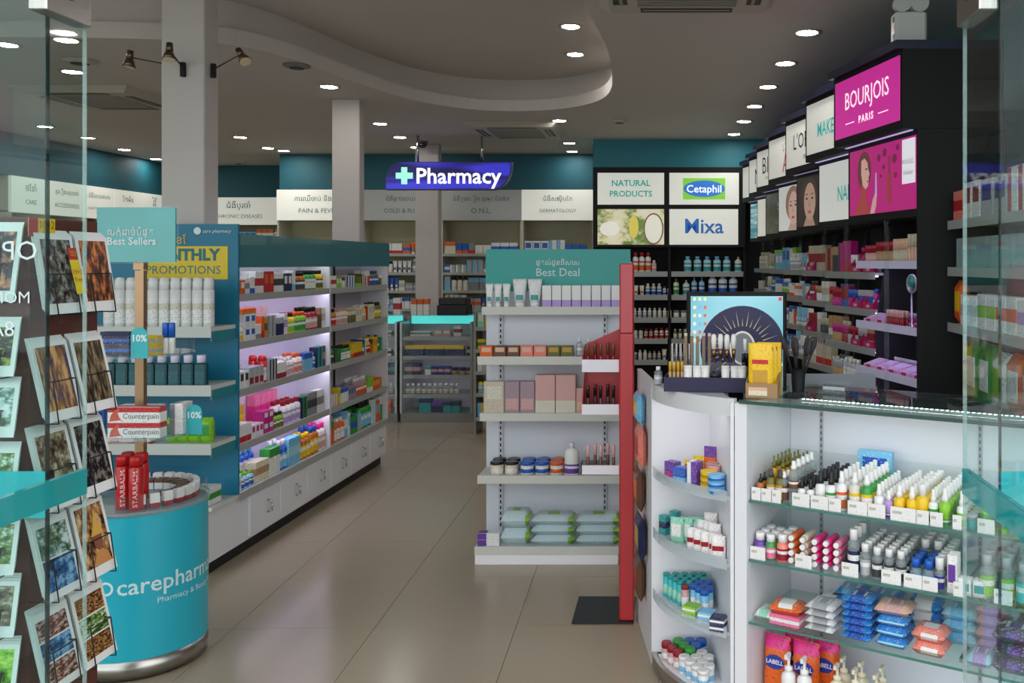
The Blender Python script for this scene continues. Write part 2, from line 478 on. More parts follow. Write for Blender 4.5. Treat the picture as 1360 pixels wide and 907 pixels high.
# ceiling with a curved raised recess over the aisle
lip = [(-1500, 52), (0, 49), (113, 50), (213, 52), (290, 57), (325, 62), (360, 70), (400, 82), (440, 97), (480, 112), (520, 125), (560, 136), (620, 145), (660, 147.5), (700, 147.5), (735, 146), (765, 142), (790, 136), (806, 128), (813, 116), (813.5, 104), (812, 88), (808, 70), (803, 55), (795, 40), (786, 25), (778, 10), (766, -10), (752, -30)]
def cpt(px, py): Y = KC / (350 - py); return (XP(px, Y), Y)
curve = [cpt(*p) for p in lip]
curve[0] = (XL - .1, curve[1][1] + .02)
curve.append((curve[-1][0] - .06, 2.0))
def smooth(pts, it=1):
    for _ in range(it):
        q = [pts[0]]
        for a, b in zip(pts, pts[1:]):
            q += [(a[0]*.75+b[0]*.25, a[1]*.75+b[1]*.25), (a[0]*.25+b[0]*.75, a[1]*.25+b[1]*.75)]
        pts = q + [pts[-1]]
    return pts
curve = smooth(curve, 2)
outer = [(XR + .1, 2.0), (XR + .1, 12.5), (XL - .1, 12.5)]
bm = bmesh.new()
poly = curve + outer
lo = [bm.verts.new((x, y, HC)) for x, y in poly]
f = bm.faces.new(lo)
r = bmesh.ops.extrude_face_region(bm, geom=[f])
bmesh.ops.translate(bm, verts=[e for e in r['geom'] if isinstance(e, bmesh.types.BMVert)], vec=(0, 0, .095))
bmesh.ops.recalc_face_normals(bm, faces=bm.faces)
bmesh.ops.triangulate(bm, faces=[q for q in bm.faces if len(q.verts) > 4])
me = bpy.data.meshes.new('ceiling'); bm.to_mesh(me); bm.free(); me.materials.append(M_ceil)
ceil = struct(obj('ceiling', me), 'grey plaster ceiling with a wavy raised recess', 'ceiling')
# upper step of the recess, set back from the lip
def offset(pts, d):
    q = []
    for i, (x, y) in enumerate(pts):
        a = pts[max(0, i-1)]; b = pts[min(len(pts)-1, i+1)]
        t = Vector((b[0]-a[0], b[1]-a[1])).normalized(); q.append((x - t.y*d, y + t.x*d))
    return q
up = MB().strip(offset(curve, .09), HC + .09, HU + .02)
up.build('recess_wall', M_ceil, ceil)
MB().box(XL - .1, XR + .1, 2.0, 8.2, HU, HU + .08).build('raised_panel', M_ceil, ceil)
MB().box(XL - .15, XR + .15, 2.0, 12.6, HU + .1, HU + .16).build('roof_slab', M_white, ceil)

# ------------------------------------------------------------------ ceiling lights and devices
def dl_protos():
    ring = MB(); ring.lathe([(.066, -.006), (.083, -.004), (.085, 0), (.062, .0), (.058, -.003)], 20, cap=False)
    lens = MB().lathe([(.058, -.0035), (.02, -.0038), (.001, -.004)], 20)
    return ring.mesh('trim_ring', mat('A9A39B', .4)), lens.mesh('lens', mat((1.0, .97, .92), .4, emit=DL))
RING, LENS = dl_protos()
def downlight(px, py, z=HC, place_='over the shop floor', grp='recessed ceiling downlights'):
    Y = (z - CH) * FPX / (350 - py)
    t = thing('ceiling_downlight', f'small round white recessed downlight {place_}', 'light', (XP(px, Y), Y, z - .0005), 0, grp)
    obj('trim_ring', RING, t); obj('lens', LENS, t)
for p in [(1072, 43), (1043, 84), (1020, 115), (1002, 141), (988, 161), (975, 178)]: downlight(*p, place_='in the row along the brand sign boxes', grp='downlights along the brand signs')
for p in [(758, 35), (764, 72)]: downlight(*p, z=HU, place_='in the raised curved recess', grp='downlights in the recess')
for p in [(743, 160), (756, 190), (760, 201), (505, 164), (531, 182), (553, 195.5)]: downlight(*p, place_='near the hanging sign', grp='downlights near the hanging sign')
for p in [(437, 115), (319, 182), (356, 196.5), (377, 200)]: downlight(*p, place_='over the shelves between the two columns', grp='downlights between the columns')
for p in [(88, 53), (96, 95), (60, 168), (117, 183), (165, 198.6), (207, 211), (8, 59)]: downlight(*p, place_='near the left wall air conditioner', grp='downlights on the left of the shop')
def disc(px, py, label, r, m, name, cat):
    Y = KC / (350 - py)
    t = thing(name, label, cat, (XP(px, Y), Y, HC - .0005))
    MB().lathe([(r*.6, -.022), (r, -.012), (r, 0)], 18).build('cover', m, t)
    MB().lathe([(r*.5, -.026), (r*.55, -.021)], 18).build('grille', M_dark if m is not M_white else M_ceil, t)
disc(394, 86, 'round grey ceiling speaker grille beside the front column', .085, mat('77726C', .5), 'ceiling_speaker', 'speaker')
disc(106, 80, 'round off-white ceiling speaker behind the left glass', .10, mat('B8B2A4', .5), 'ceiling_speaker', 'speaker')
disc(823, 160, 'flat round smoke detector near the natural products wall', .075, mat('C8C2B8', .5), 'smoke_detector', 'detector')
disc(317, 215, 'flat round smoke detector near the chronic diseases shelves', .075, mat('C8C2B8', .5), 'smoke_detector', 'detector')

def aircon(x, y, label, w=.86):
    t = thing('air_conditioner', label, 'air conditioner', (x, y, HC))
    h = w/2
    m = MB()
    v = [(-h, -h, 0), (h, -h, 0), (h, h, 0), (-h, h, 0)]; k = h - .055; v += [(-k, -k, -.045), (k, -k, -.045), (k, k, -.045), (-k, k, -.045)]
    m.add(v, [(3, 2, 1, 0), (4, 7, 6, 5)] + [(i, (i+1) % 4, 4+(i+1) % 4, 4+i) for i in range(4)])
    m.v = [(a, b, c - .0006) for a, b, c in m.v]
    m.f = [tuple(reversed(q)) for q in m.f]
    m.build('panel', mat('B9B4A6', .5), t)
    g = MB(); q = h*.55
    for i in range(14):
        yy = -q + 2*q*i/13; g.box(-q, q, yy - .006, yy + .006, -.052, -.0466)
    MB().box(-q, q, -q, q, -.0468, -.0462).build('filter', mat('4A4844', .7), t)
    g.build('grille', mat('98948A', .5), t)
    for a in range(4):
        l = MB().box(-q*.95, q*.95, h*.66, h*.82, -.0475, -.0462).build('air_slot', M_dark, t, rz=a*math.pi/2)
        MB().box(-q*.9, q*.9, h*.71, h*.75, -.049, -.0476).build('louvre', mat('98948A', .5), l)
aircon(-4.35, 6.95, 'square four-way ceiling air conditioner behind the left glass')
aircon(-1.46, 8.62, 'square four-way ceiling air conditioner above the hanging sign')
aircon(.08, 4.12, 'square four-way ceiling air conditioner beside the curved recess')

# ------------------------------------------------------------------ columns with spot lamps
def column(name, x0, x1, y0, dep, label, top):
    t = thing(name, label, 'column', ((x0+x1)/2, y0 + dep/2, 0))
    w2 = (x1-x0)/2
    MB().box(-w2, w2, -dep/2, dep/2, 0, top, .006).build('shaft', mat('C6BEBA', .6, noise=.03, nscale=6), t)
    MB().box(-w2-.008, w2+.008, -dep/2-.008, dep/2+.008, 0, .08, .004).build('skirting', mat('8E8780', .5), t)
    return t
column('column', -2.682, -2.454, 4.76, .15, 'square pale plaster column carrying the three spot lamps', HU - .001)
column('column', -2.655, -2.437, 7.09, .11, 'pale plaster column at the far end of the lit gondola', HC - .001)
column('column', -2.75, -2.50, 9.75, .14, 'pale plaster column behind the blue hanging sign', HC - .001)

def spot(base, head, aim, label, grp):
    t = thing('spot_lamp', label, 'lamp', base, 0, grp)
    b = Vector(base); h = Vector(head) - b; a = (Vector(aim) - Vector(head)).normalized()
    MB().box(-.012, .012, -.012, .012, -.045, .03, .004).build('wall_bracket', M_black, t)
    MB().rod((0, 0, .0), h, .004, 8).build('arm', mat('5A5550', .3, .8), t)
    hd = MB().rod(h - a*.035, h + a*.01, .016, 12, .018).rod(h + a*.01, h + a*.055, .018, 14, .034)
    hd.build('lamp_head', mat('6A5C4A', .3, .9), t)
    MB().rod(h + a*.05, h + a*.058, .03, 14).build('bulb', mat('D8C8A8', .15, coat=1), t)
Yc = 4.76
p0 = W(242, 90, Yc - .02); spot((p0.x, Yc - .013, p0.z), W(225, 66, Yc - .14), W(222, 140, Yc - .2), 'bronze spot lamp on the front of the column', 'spot lamps on the column')
spot((-2.695, 4.83, ZP(85, 4.83)), (-2.87, 4.80, ZP(76, 4.8)), (-2.9, 4.78, 2.2), 'bronze spot lamp on an arm to the left of the column', 'spot lamps on the column')
spot((-2.441, 4.83, ZP(92, 4.83)), (-2.27, 4.78, ZP(72, 4.78)), (-2.12, 4.70, 2.45), 'bronze spot lamp on an arm to the right of the column', 'spot lamps on the column')

# ------------------------------------------------------------------ glass shop front
def pane_edges(o, x0, x1, y0, y1, z0, z1):
    MB().box(x0, x1, y0, y1, z0, z1).build('glass_edge', M_gedge, o)
def leaf(name, X, label, side):
    """door leaf opened outwards, standing along the line of sight"""
    o = thing(name, label, 'door', (X, 2.03, 0)); o['kind'] = 'structure'
    MB().box(-.005, .005, -.93, -.0015, .012, 2.19).build('glass_panel', G_door, o)
    MB().box(-.0045, .0045, -.0014, .0, .012, 2.19).build('glass_edge', glass((.82, .90, .88), .25, 'polished_glass_edge', hc=(.66, .74, .72)), o)
    for z in (.02, 2.078):
        f_ = MB().box(-.02, .02, -.155, -.004, z, z + .125, .004).build('patch_fitting', M_steel, o)
        MB().rod((-.0215, -.08, z + .05), (.0215, -.08, z + .05), .012, 12).build('screw', M_chrome, f_)
    MB().box(-.0072, .0072, -.92, -.003, 1.034, 1.09).build('teal_band', glass((.30, .62, .63), .62, 'teal_film', hc=(.02, .42, .44)), o)
    h = MB().rod((.05*side, -.85, .9), (.05*side, -.85, 1.3), .012, 10).rod((-.0, -.85, .95), (.05*side, -.85, .95), .008).rod((0, -.85, 1.25), (.05*side, -.85, 1.25), .008)
    h.build('pull_handle', M_chrome, o)
    return o
leaf('door_1', -1.315, 'open glass door leaf with a teal band beside the postcard rack', 1)
leaf('door_2', .662, 'open glass door leaf with a teal band beside the sales counter', -1)
def shopwin(name, x0, x1, label):
    o = thing(name, label, 'window', ((x0+x1)/2, 2.06, 0)); o['kind'] = 'structure'
    h = (x1-x0)/2
    MB().box(-h, h, -.006, .006, .012, 2.78).build('glass_panel', G_door, o)
    e = -h if x0 > 0 else h
    MB().box(e - .0014, e + .0014, -.0062, .0062, .012, 2.78).build('glass_edge', glass((.45, .52, .5), .35, 'dark_glass_edge', hc=(.05, .08, .08)), o)
    a, b = (-h, h)
    MB().box(a, b, -.0075, -.0065, .972, 1.078).build('teal_band', glass((.45, .85, .86), .55, 'turquoise_film', hc=(.03, .62, .66)), o)
    MB().box(-h, h, -.025, .025, 0, .03).build('bottom_rail', M_steel, o)
    return o
wl = shopwin('window_1', XL + .02, -1.42, 'fixed glass pane with mirrored opening hours left of the door')
shopwin('window_2', .752, XR - .02, 'fixed glass pane with a turquoise band right of the door')
tr = thing('window_3', 'clear glass transom above the double doors', 'window', (-.33, 2.06, 0)); tr['kind'] = 'structure'
MB().box(-1.08, 1.07, -.006, .006, 2.24, 2.78).build('glass_panel', G_door, tr)
MB().box(-1.08, 1.07, -.02, .02, 2.21, 2.239).build('transom_rail', M_steel, tr)
hx = wl.location.x
M_let = mat('D8DEDC', .5)
def mirrored(body, px, py, size, bold=0.0):
    q = W(px, py, 2.045); text(body, size, M_let, wl, q.x - hx, -.0085, q.z, align='LEFT', mirror=True, bold=bold, name='lettering')
mirrored('OPEN', 48, 334, .062); mirrored('MON', 38, 396, .038); mirrored('8AM', 17, 438, .05)

# ------------------------------------------------------------------ hanging pharmacy sign
Ys = 9.12
t = thing('hanging_sign', 'glowing blue pharmacy sign with a green cross hung on two rods', 'sign', (XP(597, Ys), Ys, ZP(234, Ys)))
sw, sh = 167*Ys/FPX/2, 18.5*Ys/FPX
pts = []
def arc(cx, cy, rx, ry, a0, a1, n=8): return [(cx + rx*math.cos(math.radians(a0+(a1-a0)*i/n)), cy + ry*math.sin(math.radians(a0+(a1-a0)*i/n))) for i in range(n+1)]
pts = [(-sw, -sh)] + arc(sw - .2, -sh + .24, .2, .24, -90, 0) + [(sw, sh)] + arc(-sw + .16, sh - .2, .16, .2, 90, 180)
Rx = Matrix.Rotation(math.radians(90), 4, 'X')
MB().prism(pts, -.05, .05, Rx).build('sign_case', mat('2A2C78', .4), t)
k = [(x*.985, y*.94) for x, y in pts]
MB().prism(k, .0505, .053, Rx).build('lit_face', photo('14125A', '2A22A0', '3A38D8', 1.2, (1, 1, 2.2), .55, 1), t)
text('Pharmacy', .17, mat((.95, .95, 1.0), .4, emit=.9), t, .10, -.056, -.01, bold=.003, width=112*Ys/FPX)
c = .012; a_ = .085
cr = MB(); cx_ = -.44
cr.box(cx_-a_, cx_+a_, -.0572, -.0538, -.03, .03); cr.box(cx_-.03, cx_+.03, -.058, -.0573, -a_, a_)
cr.build('green_cross', mat((.35, .95, .72), .4, emit=.8), t)
for px in (555, 640):
    MB().rod((XP(px, Ys) - t.location.x, 0, sh), (XP(px, Ys) - t.location.x, 0, HC - t.location.z - .001), .012, 10).build('hanging_rod', M_chrome, t)
Yd = 9.55
t = thing('dome_camera', 'small dark dome security camera beside the hanging sign', 'camera', (XP(561, Yd), Yd, HC))
MB().lathe([(.05, -.02), (.06, -.001)], 16).build('mount', mat('6A6866', .4), t)
MB().lathe([(.005, -.075), (.03, -.068), (.048, -.045), (.05, -.02)], 16).build('dome', mat('202226', .15, coat=1), t)
# ------------------------------------------------------------------ shelf bays
def rand_items(width, hmax, pal, kinds='cccbbj', wmin=.05, wmax=.11, deep=1, r=None):
    r = r or rng
    out = []; x = 0
    while True:
        k = r.choice(kinds); c1 = r.choice(pal); c2 = r.choice([c for c in pal + ['white', 'blue', 'red'] if c != c1])
        if k == 'c':
            w_ = round(r.uniform(wmin, wmax), 2); h_ = round(min(hmax, r.uniform(.55, 1.0) * hmax), 2); d_ = .05
            p = carton(c1, c2, w_, d_, h_, r.choice(['base', 'top', 'mid', 'block', 'left'])); n = r.randint(1, 3)
        elif k == 'b':
            h_ = round(hmax * r.uniform(.7, 1), 2); p = bottle(c1, r.choice(['white', 'black', c2]), c2, round(min(.035, h_*.2), 3), h_, 'round'); n = r.randint(2, 4)
        elif k == 's':
            h_ = round(hmax * r.uniform(.7, 1), 2); p = bottle(c1, 'white', c2, round(min(.03, h_*.2), 3), h_, 'can'); n = r.randint(2, 4)
        elif k == 't':
            h_ = round(hmax * r.uniform(.7, 1), 2); p = tube(c1, 'white', c2, .05, h_); n = r.randint(2, 4)
        elif k == 'l':
            p = stick(c1, c2, .009, round(min(hmax, .1), 2)); n = r.randint(4, 7)
        else:
            p = jar(c1, c2, .032, round(min(hmax, .075), 3)); n = r.randint(1, 3)
        ww = n * (p.w + .006)
        if x + ww > width:
            n = int((width - x) / (p.w + .006))
            if n < 1:
                if width - x < .06: break
                x += .05; out.append(.05); continue
            ww = n * (p.w + .006)
        out.append((p, n, deep)); x += ww
        if width - x < .03: break
    return out

ORD = ['top', 'second', 'third', 'fourth', 'fifth', 'sixth']
def shelf_board(par, x0, x1, y0, y1, z, m, lip=.028, strip=True, th=.018):
    s = MB().box(x0, x1, y0 + .003, y1, z - th, z, 0).build('shelf', m, par)
    if strip: MB().box(x0, x1, y0 - .003, y0 + .0028, z - lip, z + .004).build('price_strip', mat('A8ABA9', .35), s)
    return s

def med_bay(fr, wdt, dep, zs, ztop, head, kh, eng, label, where, pal, lit, kinds='ccccbt', hm=.17, header_z=(2.06, 2.42), pmax=9):
    t = thing('medicine_shelf_bay', label, 'shelf', fr.o, fr.rz)
    mw = mat('CFCBB8', .5); mi = mat('B9B494', .6)
    MB().box(0, wdt, dep - .015, dep, .1, ztop).build('back_panel', mi, t)
    for x in (0, wdt - .018): MB().box(x, x + .018, 0, dep - .0155, 0, ztop).build('side_panel', mw, t)
    MB().box(.0185, wdt - .0185, .02, dep - .016, 0, .75).build('base_cabinet', mw, t)
    for i in (0, 1):
        d = MB().box(.025 + i*(wdt/2 - .02), wdt/2 - .005 + i*(wdt/2 - .02), .003, .0195, .08, .74).build('door', mw, t)
        MB().rod((wdt/2 - .05 + i*.09, -.015, .5), (wdt/2 - .05 + i*.09, -.015, .62), .006, 8).build('handle', M_steel, d)
    h = MB().box(.0, wdt, -.012, .02, header_z[0], header_z[1]).build('header_panel', mat((.86, .86, .78) if lit else 'B4B6B4', .5, emit=.30 if lit else 0), t)
    mt = mat('2C6A68', .5)
    zc = (header_z[0] + header_z[1])/2
    if kh: text(kh, .085, mt, h, wdt/2, -.0135, zc + .07, name='lettering', width=min(wdt*.7, .031*len(kh)))
    if eng: text(eng, .07, mt, h, wdt/2, -.0135, zc - .07, name='lettering', width=min(wdt*.72, .039*len(eng)))
    MB().box(0, wdt, .0205, dep - .0155, header_z[0], header_z[0] + .015).build('top_board', mw, t)
    for k, z in enumerate(zs):
        shelf_board(t, .0185, wdt - .0185, .0, dep - .0155, z, mw, .03)
        if pal and k < pmax: fill(fr, z, .03, rand_items(wdt - .06, hm, pal, kinds, .06, .13), f'on the {ORD[k]} shelf of {where}', .03, jitter=.004)
    return t
YB = 10.65
bx0 = [XP(368, YB), XP(479, YB), XP(586, YB), XP(693, YB), XP(789, YB)]
heads = [('ការឈឺចាប់ និងគ្រុន', 'PAIN & FEVER', 'the pain and fever bay', True), ('ជំងឺផ្តាសាយ', 'COLD & FLU', 'the cold and flu bay', False), ('ជំងឺត្រចៀក ច្រមុះ បំពង់ក', 'O.N.L.', 'the bay beside dermatology', False), ('ជំងឺសើស្បែក', 'DERMATOLOGY', 'the dermatology bay', True)]
mpal = ['white', 'white', 'white', 'blue', 'sky', 'cream', 'orange', 'silver', 'grey']
for i, (kh, en, wh, lit) in enumerate(heads):
    wd = bx0[i+1] - bx0[i]
    med_bay(Fr(bx0[i], YB, 0, 0), wd - .002, .36, [ZP(337, YB), ZP(362, YB), ZP(386, YB), ZP(410, YB)], 2.42, None, kh, en, f'cream medicine shelf bay headed {en.replace(" &", " and").replace("O.N.L.", "with three initials")}'.lower(), wh, mpal + (['yellow', 'red'] if i == 3 else []), lit)
o = MB().box(-4.60, -.84, 10.64, 11.05, 2.425, HC - .001).build('trim_1', M_frieze); struct(o, 'dark teal frieze above the medicine bays', 'trim')
YC_ = 11.9
med_bay(Fr(XP(255, YC_), YC_, 0, 0), 1.24, .36, [ZP(318, YC_), ZP(342, YC_)], 2.42, None, 'ជំងឺប្រចាំ', 'CHRONIC DISEASES', 'cream medicine shelf bay headed chronic diseases in the far corner', 'the chronic diseases bay', mpal, True)
o = MB().box(XL + .4, -4.61, 11.89, 12.41, 2.425, HC - .001).build('trim_2', M_frieze); struct(o, 'dark teal frieze above the chronic diseases shelves', 'trim')
lx = -6.50
lw = [('ថែទាំ', 'CARE', 'care'), ('គ្រឿងបន្លាស់', 'ACCESSORIES', 'accessories'), ('ជំងឺរំលាយអាហារ', 'DIGESTIVE DISORDERS', 'digestive disorders'), ('វីតាមីន', 'VITAMINS', 'vitamins'), ('រ៉ែ', 'MINERALS', 'minerals')]
yy = 8.90
for kh, en, wh in lw:
    wd = .55
    # the left wall faces +x, so the run is read from near to far
    med_bay(Fr(lx, yy, 0, math.pi/2), wd - .004, .36, [1.78, 1.5, 1.22, .95], 2.42, None, kh, en, f'cream medicine shelf bay on the left wall headed {wh}', f'the {wh} bay', mpal, True, pmax=1)
    yy += wd
o = MB().box(XL + .001, lx - .0, 8.0, 11.72, 2.425, HC - .001).build('trim_3', M_frieze); struct(o, 'dark teal frieze above the left wall bays', 'trim')

# ------------------------------------------------------------------ natural products wall with four light boxes
YN = 9.4
nx0, nx1 = XP(788, YN), XP(990, YN)
o = MB().box(nx0, XR - .001, YN, 9.82, 2.55, HC - .001).build('trim_4', mat('2A8494', .55)); struct(o, 'teal frieze above the natural products light boxes', 'trim')
t = thing('wall_shelf_unit', 'black double wall unit with four light boxes over shelves', 'shelf', (nx0, YN, 0))
wd = nx1 - nx0
MB().box(0, wd, .30, .40, 0, 2.549).build('back_panel', M_black, t)
for x in (0, wd/2 - .012, wd - .024): MB().box(x, x + .024, .0, .299, 0, 1.715).build('upright', M_black, t)
MB().box(0, wd, -.03, .299, 1.72, 2.549).build('light_box_case', M_black, t)
def zN(py): return ZP(py, YN)
def lightbox(par, x0, x1, z0, z1, y, m, name='light_box_panel'):
    return MB().box(x0, x1, y - .004, y, z0, z1).build(name, m, par)
M_lb = mat((.83, .84, .76), .4, emit=.40)
rects = [(794, 882, 230, 272), (889, 981, 230, 272), (794, 882, 278, 325), (889, 980, 278, 325)]
pn = []
for i, (a, b, c, d) in enumerate(rects):
    x0, x1 = XP(a, YN) - nx0, XP(b, YN) - nx0
    pn.append(lightbox(t, x0, x1, zN(d), zN(c), -.031, M_lb if i != 2 else photo('6A8A2A', 'E8E0B0', 'F4F0DC', 3.0, (1, 1, .8), .35)))
def ctr(i): a, b, c, d = rects[i]; return XP((a+b)/2, YN) - nx0, zN((c+d)/2), (b-a)*YN/FPX, (d-c)*YN/FPX
M_lt = mat((.02, .42, .38), .4, emit=.35)
x, z, w_, h_ = ctr(0)
text('NATURAL', .11, M_lt, pn[0], x, -.0365, z + .055, bold=.0025, width=.40); text('PRODUCTS', .11, M_lt, pn[0], x, -.0365, z - .055, bold=.0025, width=.44)
x, z, w_, h_ = ctr(1)
MB().box(x - .22, x + .22, -.038, -.0355, z - .11, z + .11).build('green_field', mat((.22, .62, .05), .4, emit=.5), pn[1])
e = MB(); e.prism(arc(x, z, .215, .085, 0, 348, 26), .0385, .040, Rx); e.build('blue_oval', mat((.03, .18, .62), .4, emit=.5), pn[1])
text('Cetaphil', .12, mat((.9, .95, 1), .4, emit=.8), pn[1], x, -.0415, z - .005, bold=.001, width=.36)
x, z, w_, h_ = ctr(3)
text('Mixa', .2, mat((.03, .16, .5), .4, emit=.3), pn[3], x, -.0365, z, bold=.003, width=.40)
x, z, w_, h_ = ctr(2)
def ell(par, name, x, z, rx, rz, off, m, n=20): MB().prism(arc(x, z, rx, rz, 0, 360*(n-1)/n, n - 1), off, off + .0012, Rx).build(name, m, par)
ell(pn[2], 'coconut_shell', x + .235, z - .02, .105, .165, .0365, mat((.22, .13, .05), .4, emit=.4))
ell(pn[2], 'coconut_flesh', x + .235, z - .02, .09, .148, .0380, mat((.85, .83, .72), .4, emit=.45))
ell(pn[2], 'coconut_flesh', x - .22, z - .02, .10, .075, .0365, mat((.88, .86, .78), .4, emit=.45))
ell(pn[2], 'oil_bottle', x + .03, z - .0, .05, .12, .0365, mat((.75, .62, .1), .4, emit=.45))
rows = [ZP(361, YN), ZP(392, YN), ZP(422, YN), ZP(450, YN), ZP(478, YN)]
fN = Fr(nx0, YN, 0, 0)
cet = bottle('white', 'white', 'teal', .036, .155, 'pump', .75, desc='white lotion pump bottle with a teal label')
cetb = bottle('white', 'sky', 'blue', .045, .22, 'round', .7, desc='large white lotion bottle with a blue label')
lot = bottle('cream', 'olive', 'green', .03, .17, 'round', .7)
for k, z in enumerate(rows):
    for i in (0, 1):
        a = .026 + i*(wd/2 - .005); b = a + wd/2 - .045
        shelf_board(t, a, b, -.02, .298, z, mat('4A4C4E', .4) if k else M_shelf, .05)
        wh = f'on the {ORD[k]} shelf below the {"lettered" if i == 0 else "oval-logo"} light box'
        if i == 1 and k == 0: fill(fN, z, a + .13, [(bottle('aqua', 'sky', 'teal', .04, .16, 'round', .7, desc='pale blue lotion bottle with a teal label'), 5, 1), .02, (cet, 1, 1)], wh, 0.0, gap=.022)
        elif i == 1 and k == 1: fill(fN, z, a + .02, [(lot, 1, 1), .02, (cet, 1, 1), (bottle('aqua', 'sky', 'blue', .03, .18, 'pump', .7), 2, 1), .02, (cetb, 3, 1)], wh, 0.0, gap=.018)
        elif i == 0 and k == 0: fill(fN, z, a + .1, [.15, (bottle('white', 'yellow', 'olive', .03, .14, 'round'), 2, 1), (bottle('white', 'red', 'orange', .03, .2, 'round'), 3, 1), (bottle('peach', 'white', 'rose', .025, .12, 'round'), 1, 1)], wh, 0.0)
        else: fill(fN, z, a + .02, rand_items(b - a - .05, .13, ['white', 'cream', 'olive', 'silver', 'beige', 'ivory', 'grey'], 'bbjbt'), wh, 0.0, gap=.012)
# ------------------------------------------------------------------ left gondola
ga = math.radians(88.57)
G = Fr(-2.257, 4.44, 0, ga)
GL = 2.58
t = thing('gondola_shelf', 'long white double bay gondola with cupboards and purple shelf lighting', 'shelf', G.o, ga)
MB().box(.262, GL, .02, .205, .07, .33).box(.0, .26, .02, .85, .07, .33).build('base_cabinet', M_lam, t)
MB().box(.03, GL - .02, .05, .19, 0, .0695).box(.03, .24, .19, .8, 0, .0695).build('plinth', M_dark, t)
MB().box(.0, GL + .0, -.004, .205, .3305, .35).box(0, .26, .2055, .85, .3305, .35).build('base_board', M_shelfw, t)
MB().box(.27, GL, -.008, -.0045, .312, .352).build('price_strip', mat('A8ABA9', .35), t)
for i in range(6):
    a = .40 + i*.36
    d = MB().box(a + .004, a + .352, .003, .0195, .085, .305, .003).build('cupboard_door', M_lam, t)
    MB().wire([(a + .2, .002, .165), (a + .2, -.022, .175), (a + .2, -.022, .225), (a + .2, .002, .235)], .005, 6).build('handle', M_chrome, d)
MB().box(.262, GL, .205, .22, .07, 1.70).build('back_panel', mat('E2DCEC', .5), t)
MB().box(.262, GL, .80, .815, .0, 1.70).build('rear_panel', M_lam, t)
for x in (1.45, GL - .022): MB().box(x, x + .022, .0, .2045, .351, 1.70).build('upright', M_lam, t)
for x in (2.02,): MB().box(x, x + .016, .195, .2045, .36, 1.53).build('slotted_upright', M_dark, t)
MB().box(.265, 1.449, -.012, -.006, 1.53, 1.705).build('header_panel', mat('2A7682', .35, coat=.3), t)
MB().box(1.4495, GL, -.012, -.006, 1.53, 1.705).build('header_panel', mat('2A7682', .35, coat=.3), t)
ep = MB().box(.242, .258, -.012, .87, .351, 1.755).build('end_panel', mat('127494', .45), t)
Er = ga - math.pi/2
def E_pt(ex, ey, ez): return (ey, .87 - ex, ez)          # end face: ex to the right, ey depth, in gondola coordinates
yp = MB().box(.2385, .2415, .04, .50, ZP(371, 4.68), ZP(327, 4.68)).build('yellow_board', mat('E3C41C', .45), ep)
mtl = mat('17707C', .5)
def etext(body, px, py, size, m, bold=0.0, width=None, shear=0.0, align='CENTER'):
    q = W(px, py, 4.675); lx_ = (q - G.o); 
    lyy = -lx_.x * math.sin(ga) + lx_.y * math.cos(ga)
    return text(body, size, m, ep, .2375, lyy, q.z, rz=-math.pi/2, bold=bold, width=width, shear=shear, align=align)
etext('MONTHLY', 240, 339, .09, mtl, .004, .40); etext('PROMOTIONS', 242, 359, .07, mtl, 0, .39)
etext('care pharmacy', 287, 307, .04, mat('DDE8E8', .5), 0, .15, .25)
ic = MB(); q = W(261, 306.5, 4.675); ly_ = -(q - G.o).x*math.sin(ga) + (q - G.o).y*math.cos(ga)
ic.prism([(ly_ + .019*math.cos(a*.35), q.z + .019*math.sin(a*.35)) for a in range(18)], .2375, .2383, Matrix(((0, 0, 1, 0), (1, 0, 0, 0), (0, 1, 0, 0), (0, 0, 0, 1))))
ic.build('round_logo', mat('DDE8E8', .5), ep)
etext('ប្រចាំខែ', 225, 319, .05, mat('E3C41C', .5), 0, .16)
ez = [ZP(435, 4.44), ZP(513, 4.44), ZP(591, 4.44)]
eo = G.pt(0, .87); E_ = Fr(eo.x, eo.y, 0, Er)
for z in ez:
    s = MB().box(.008, .2415, .0, .86, z - .02, z).build('shelf', M_shelfw, t)
    MB().box(.0, .0075, .0, .86, z - .05, z + .004).build('price_strip', mat('C9CBC6', .4), s)
    for yb_ in (.0, .85): MB().box(.01, .24, yb_ - .0, yb_ + .008, z - .07, z - .0205).build('bracket', mat('2F8C98', .4), s)
zs5 = [1.386, 1.136, .886, .60]
for k, z in enumerate(zs5):
    for a, b, lit in ((.262, 1.449, True), (1.4725, GL - .0225, False)):
        s = shelf_board(t, a, b, .0, .2045, z, M_shelf, .034)
        if lit: MB().box(a + .01, b - .01, .012, .026, z - .0265, z - .0185).build('light_strip', M_led, s)
s = MB().box(.27, 1.44, .02, .04, 1.56, 1.568).build('light_strip', mat((.95, .92, 1), .5, emit=LED*1.2), t)

C_ = carton; B_ = bottle
where1 = lambda k: f'on the {ORD[k]} shelf of the purple-lit gondola bay'
z0 = zs5[0]
fill(G, z0, .275, [(C_('orange', 'white', .05, .04, .075, 'block'), 2, 2), (C_('white', 'grey', .045, .04, .085, 'mid'), 1, 2), (C_('white', 'blue', .05, .05, .09, 'base'), 1, 2), (C_('white', 'red', .045, .04, .12, 'mid'), 2, 2),
    (C_('red', 'orange', .055, .05, .12, 'block'), 2, 1), (C_('white', 'charcoal', .055, .05, .11, 'mid'), 2, 2), (C_('navy', 'white', .05, .05, .105, 'block'), 2, 1), (C_('white', 'sky', .04, .04, .12, 'base'), 1, 2),
    (B_('amber', 'black', 'charcoal', .022, .11), 3, 2), (B_('green', 'black', 'white', .024, .12), 3, 2), (B_('yellow', 'black', 'olive', .024, .12), 3, 2), (C_('yellow', 'olive', .04, .05, .10, 'base'), 1, 1)], where1(0), jitter=.003, xmax=1.442)
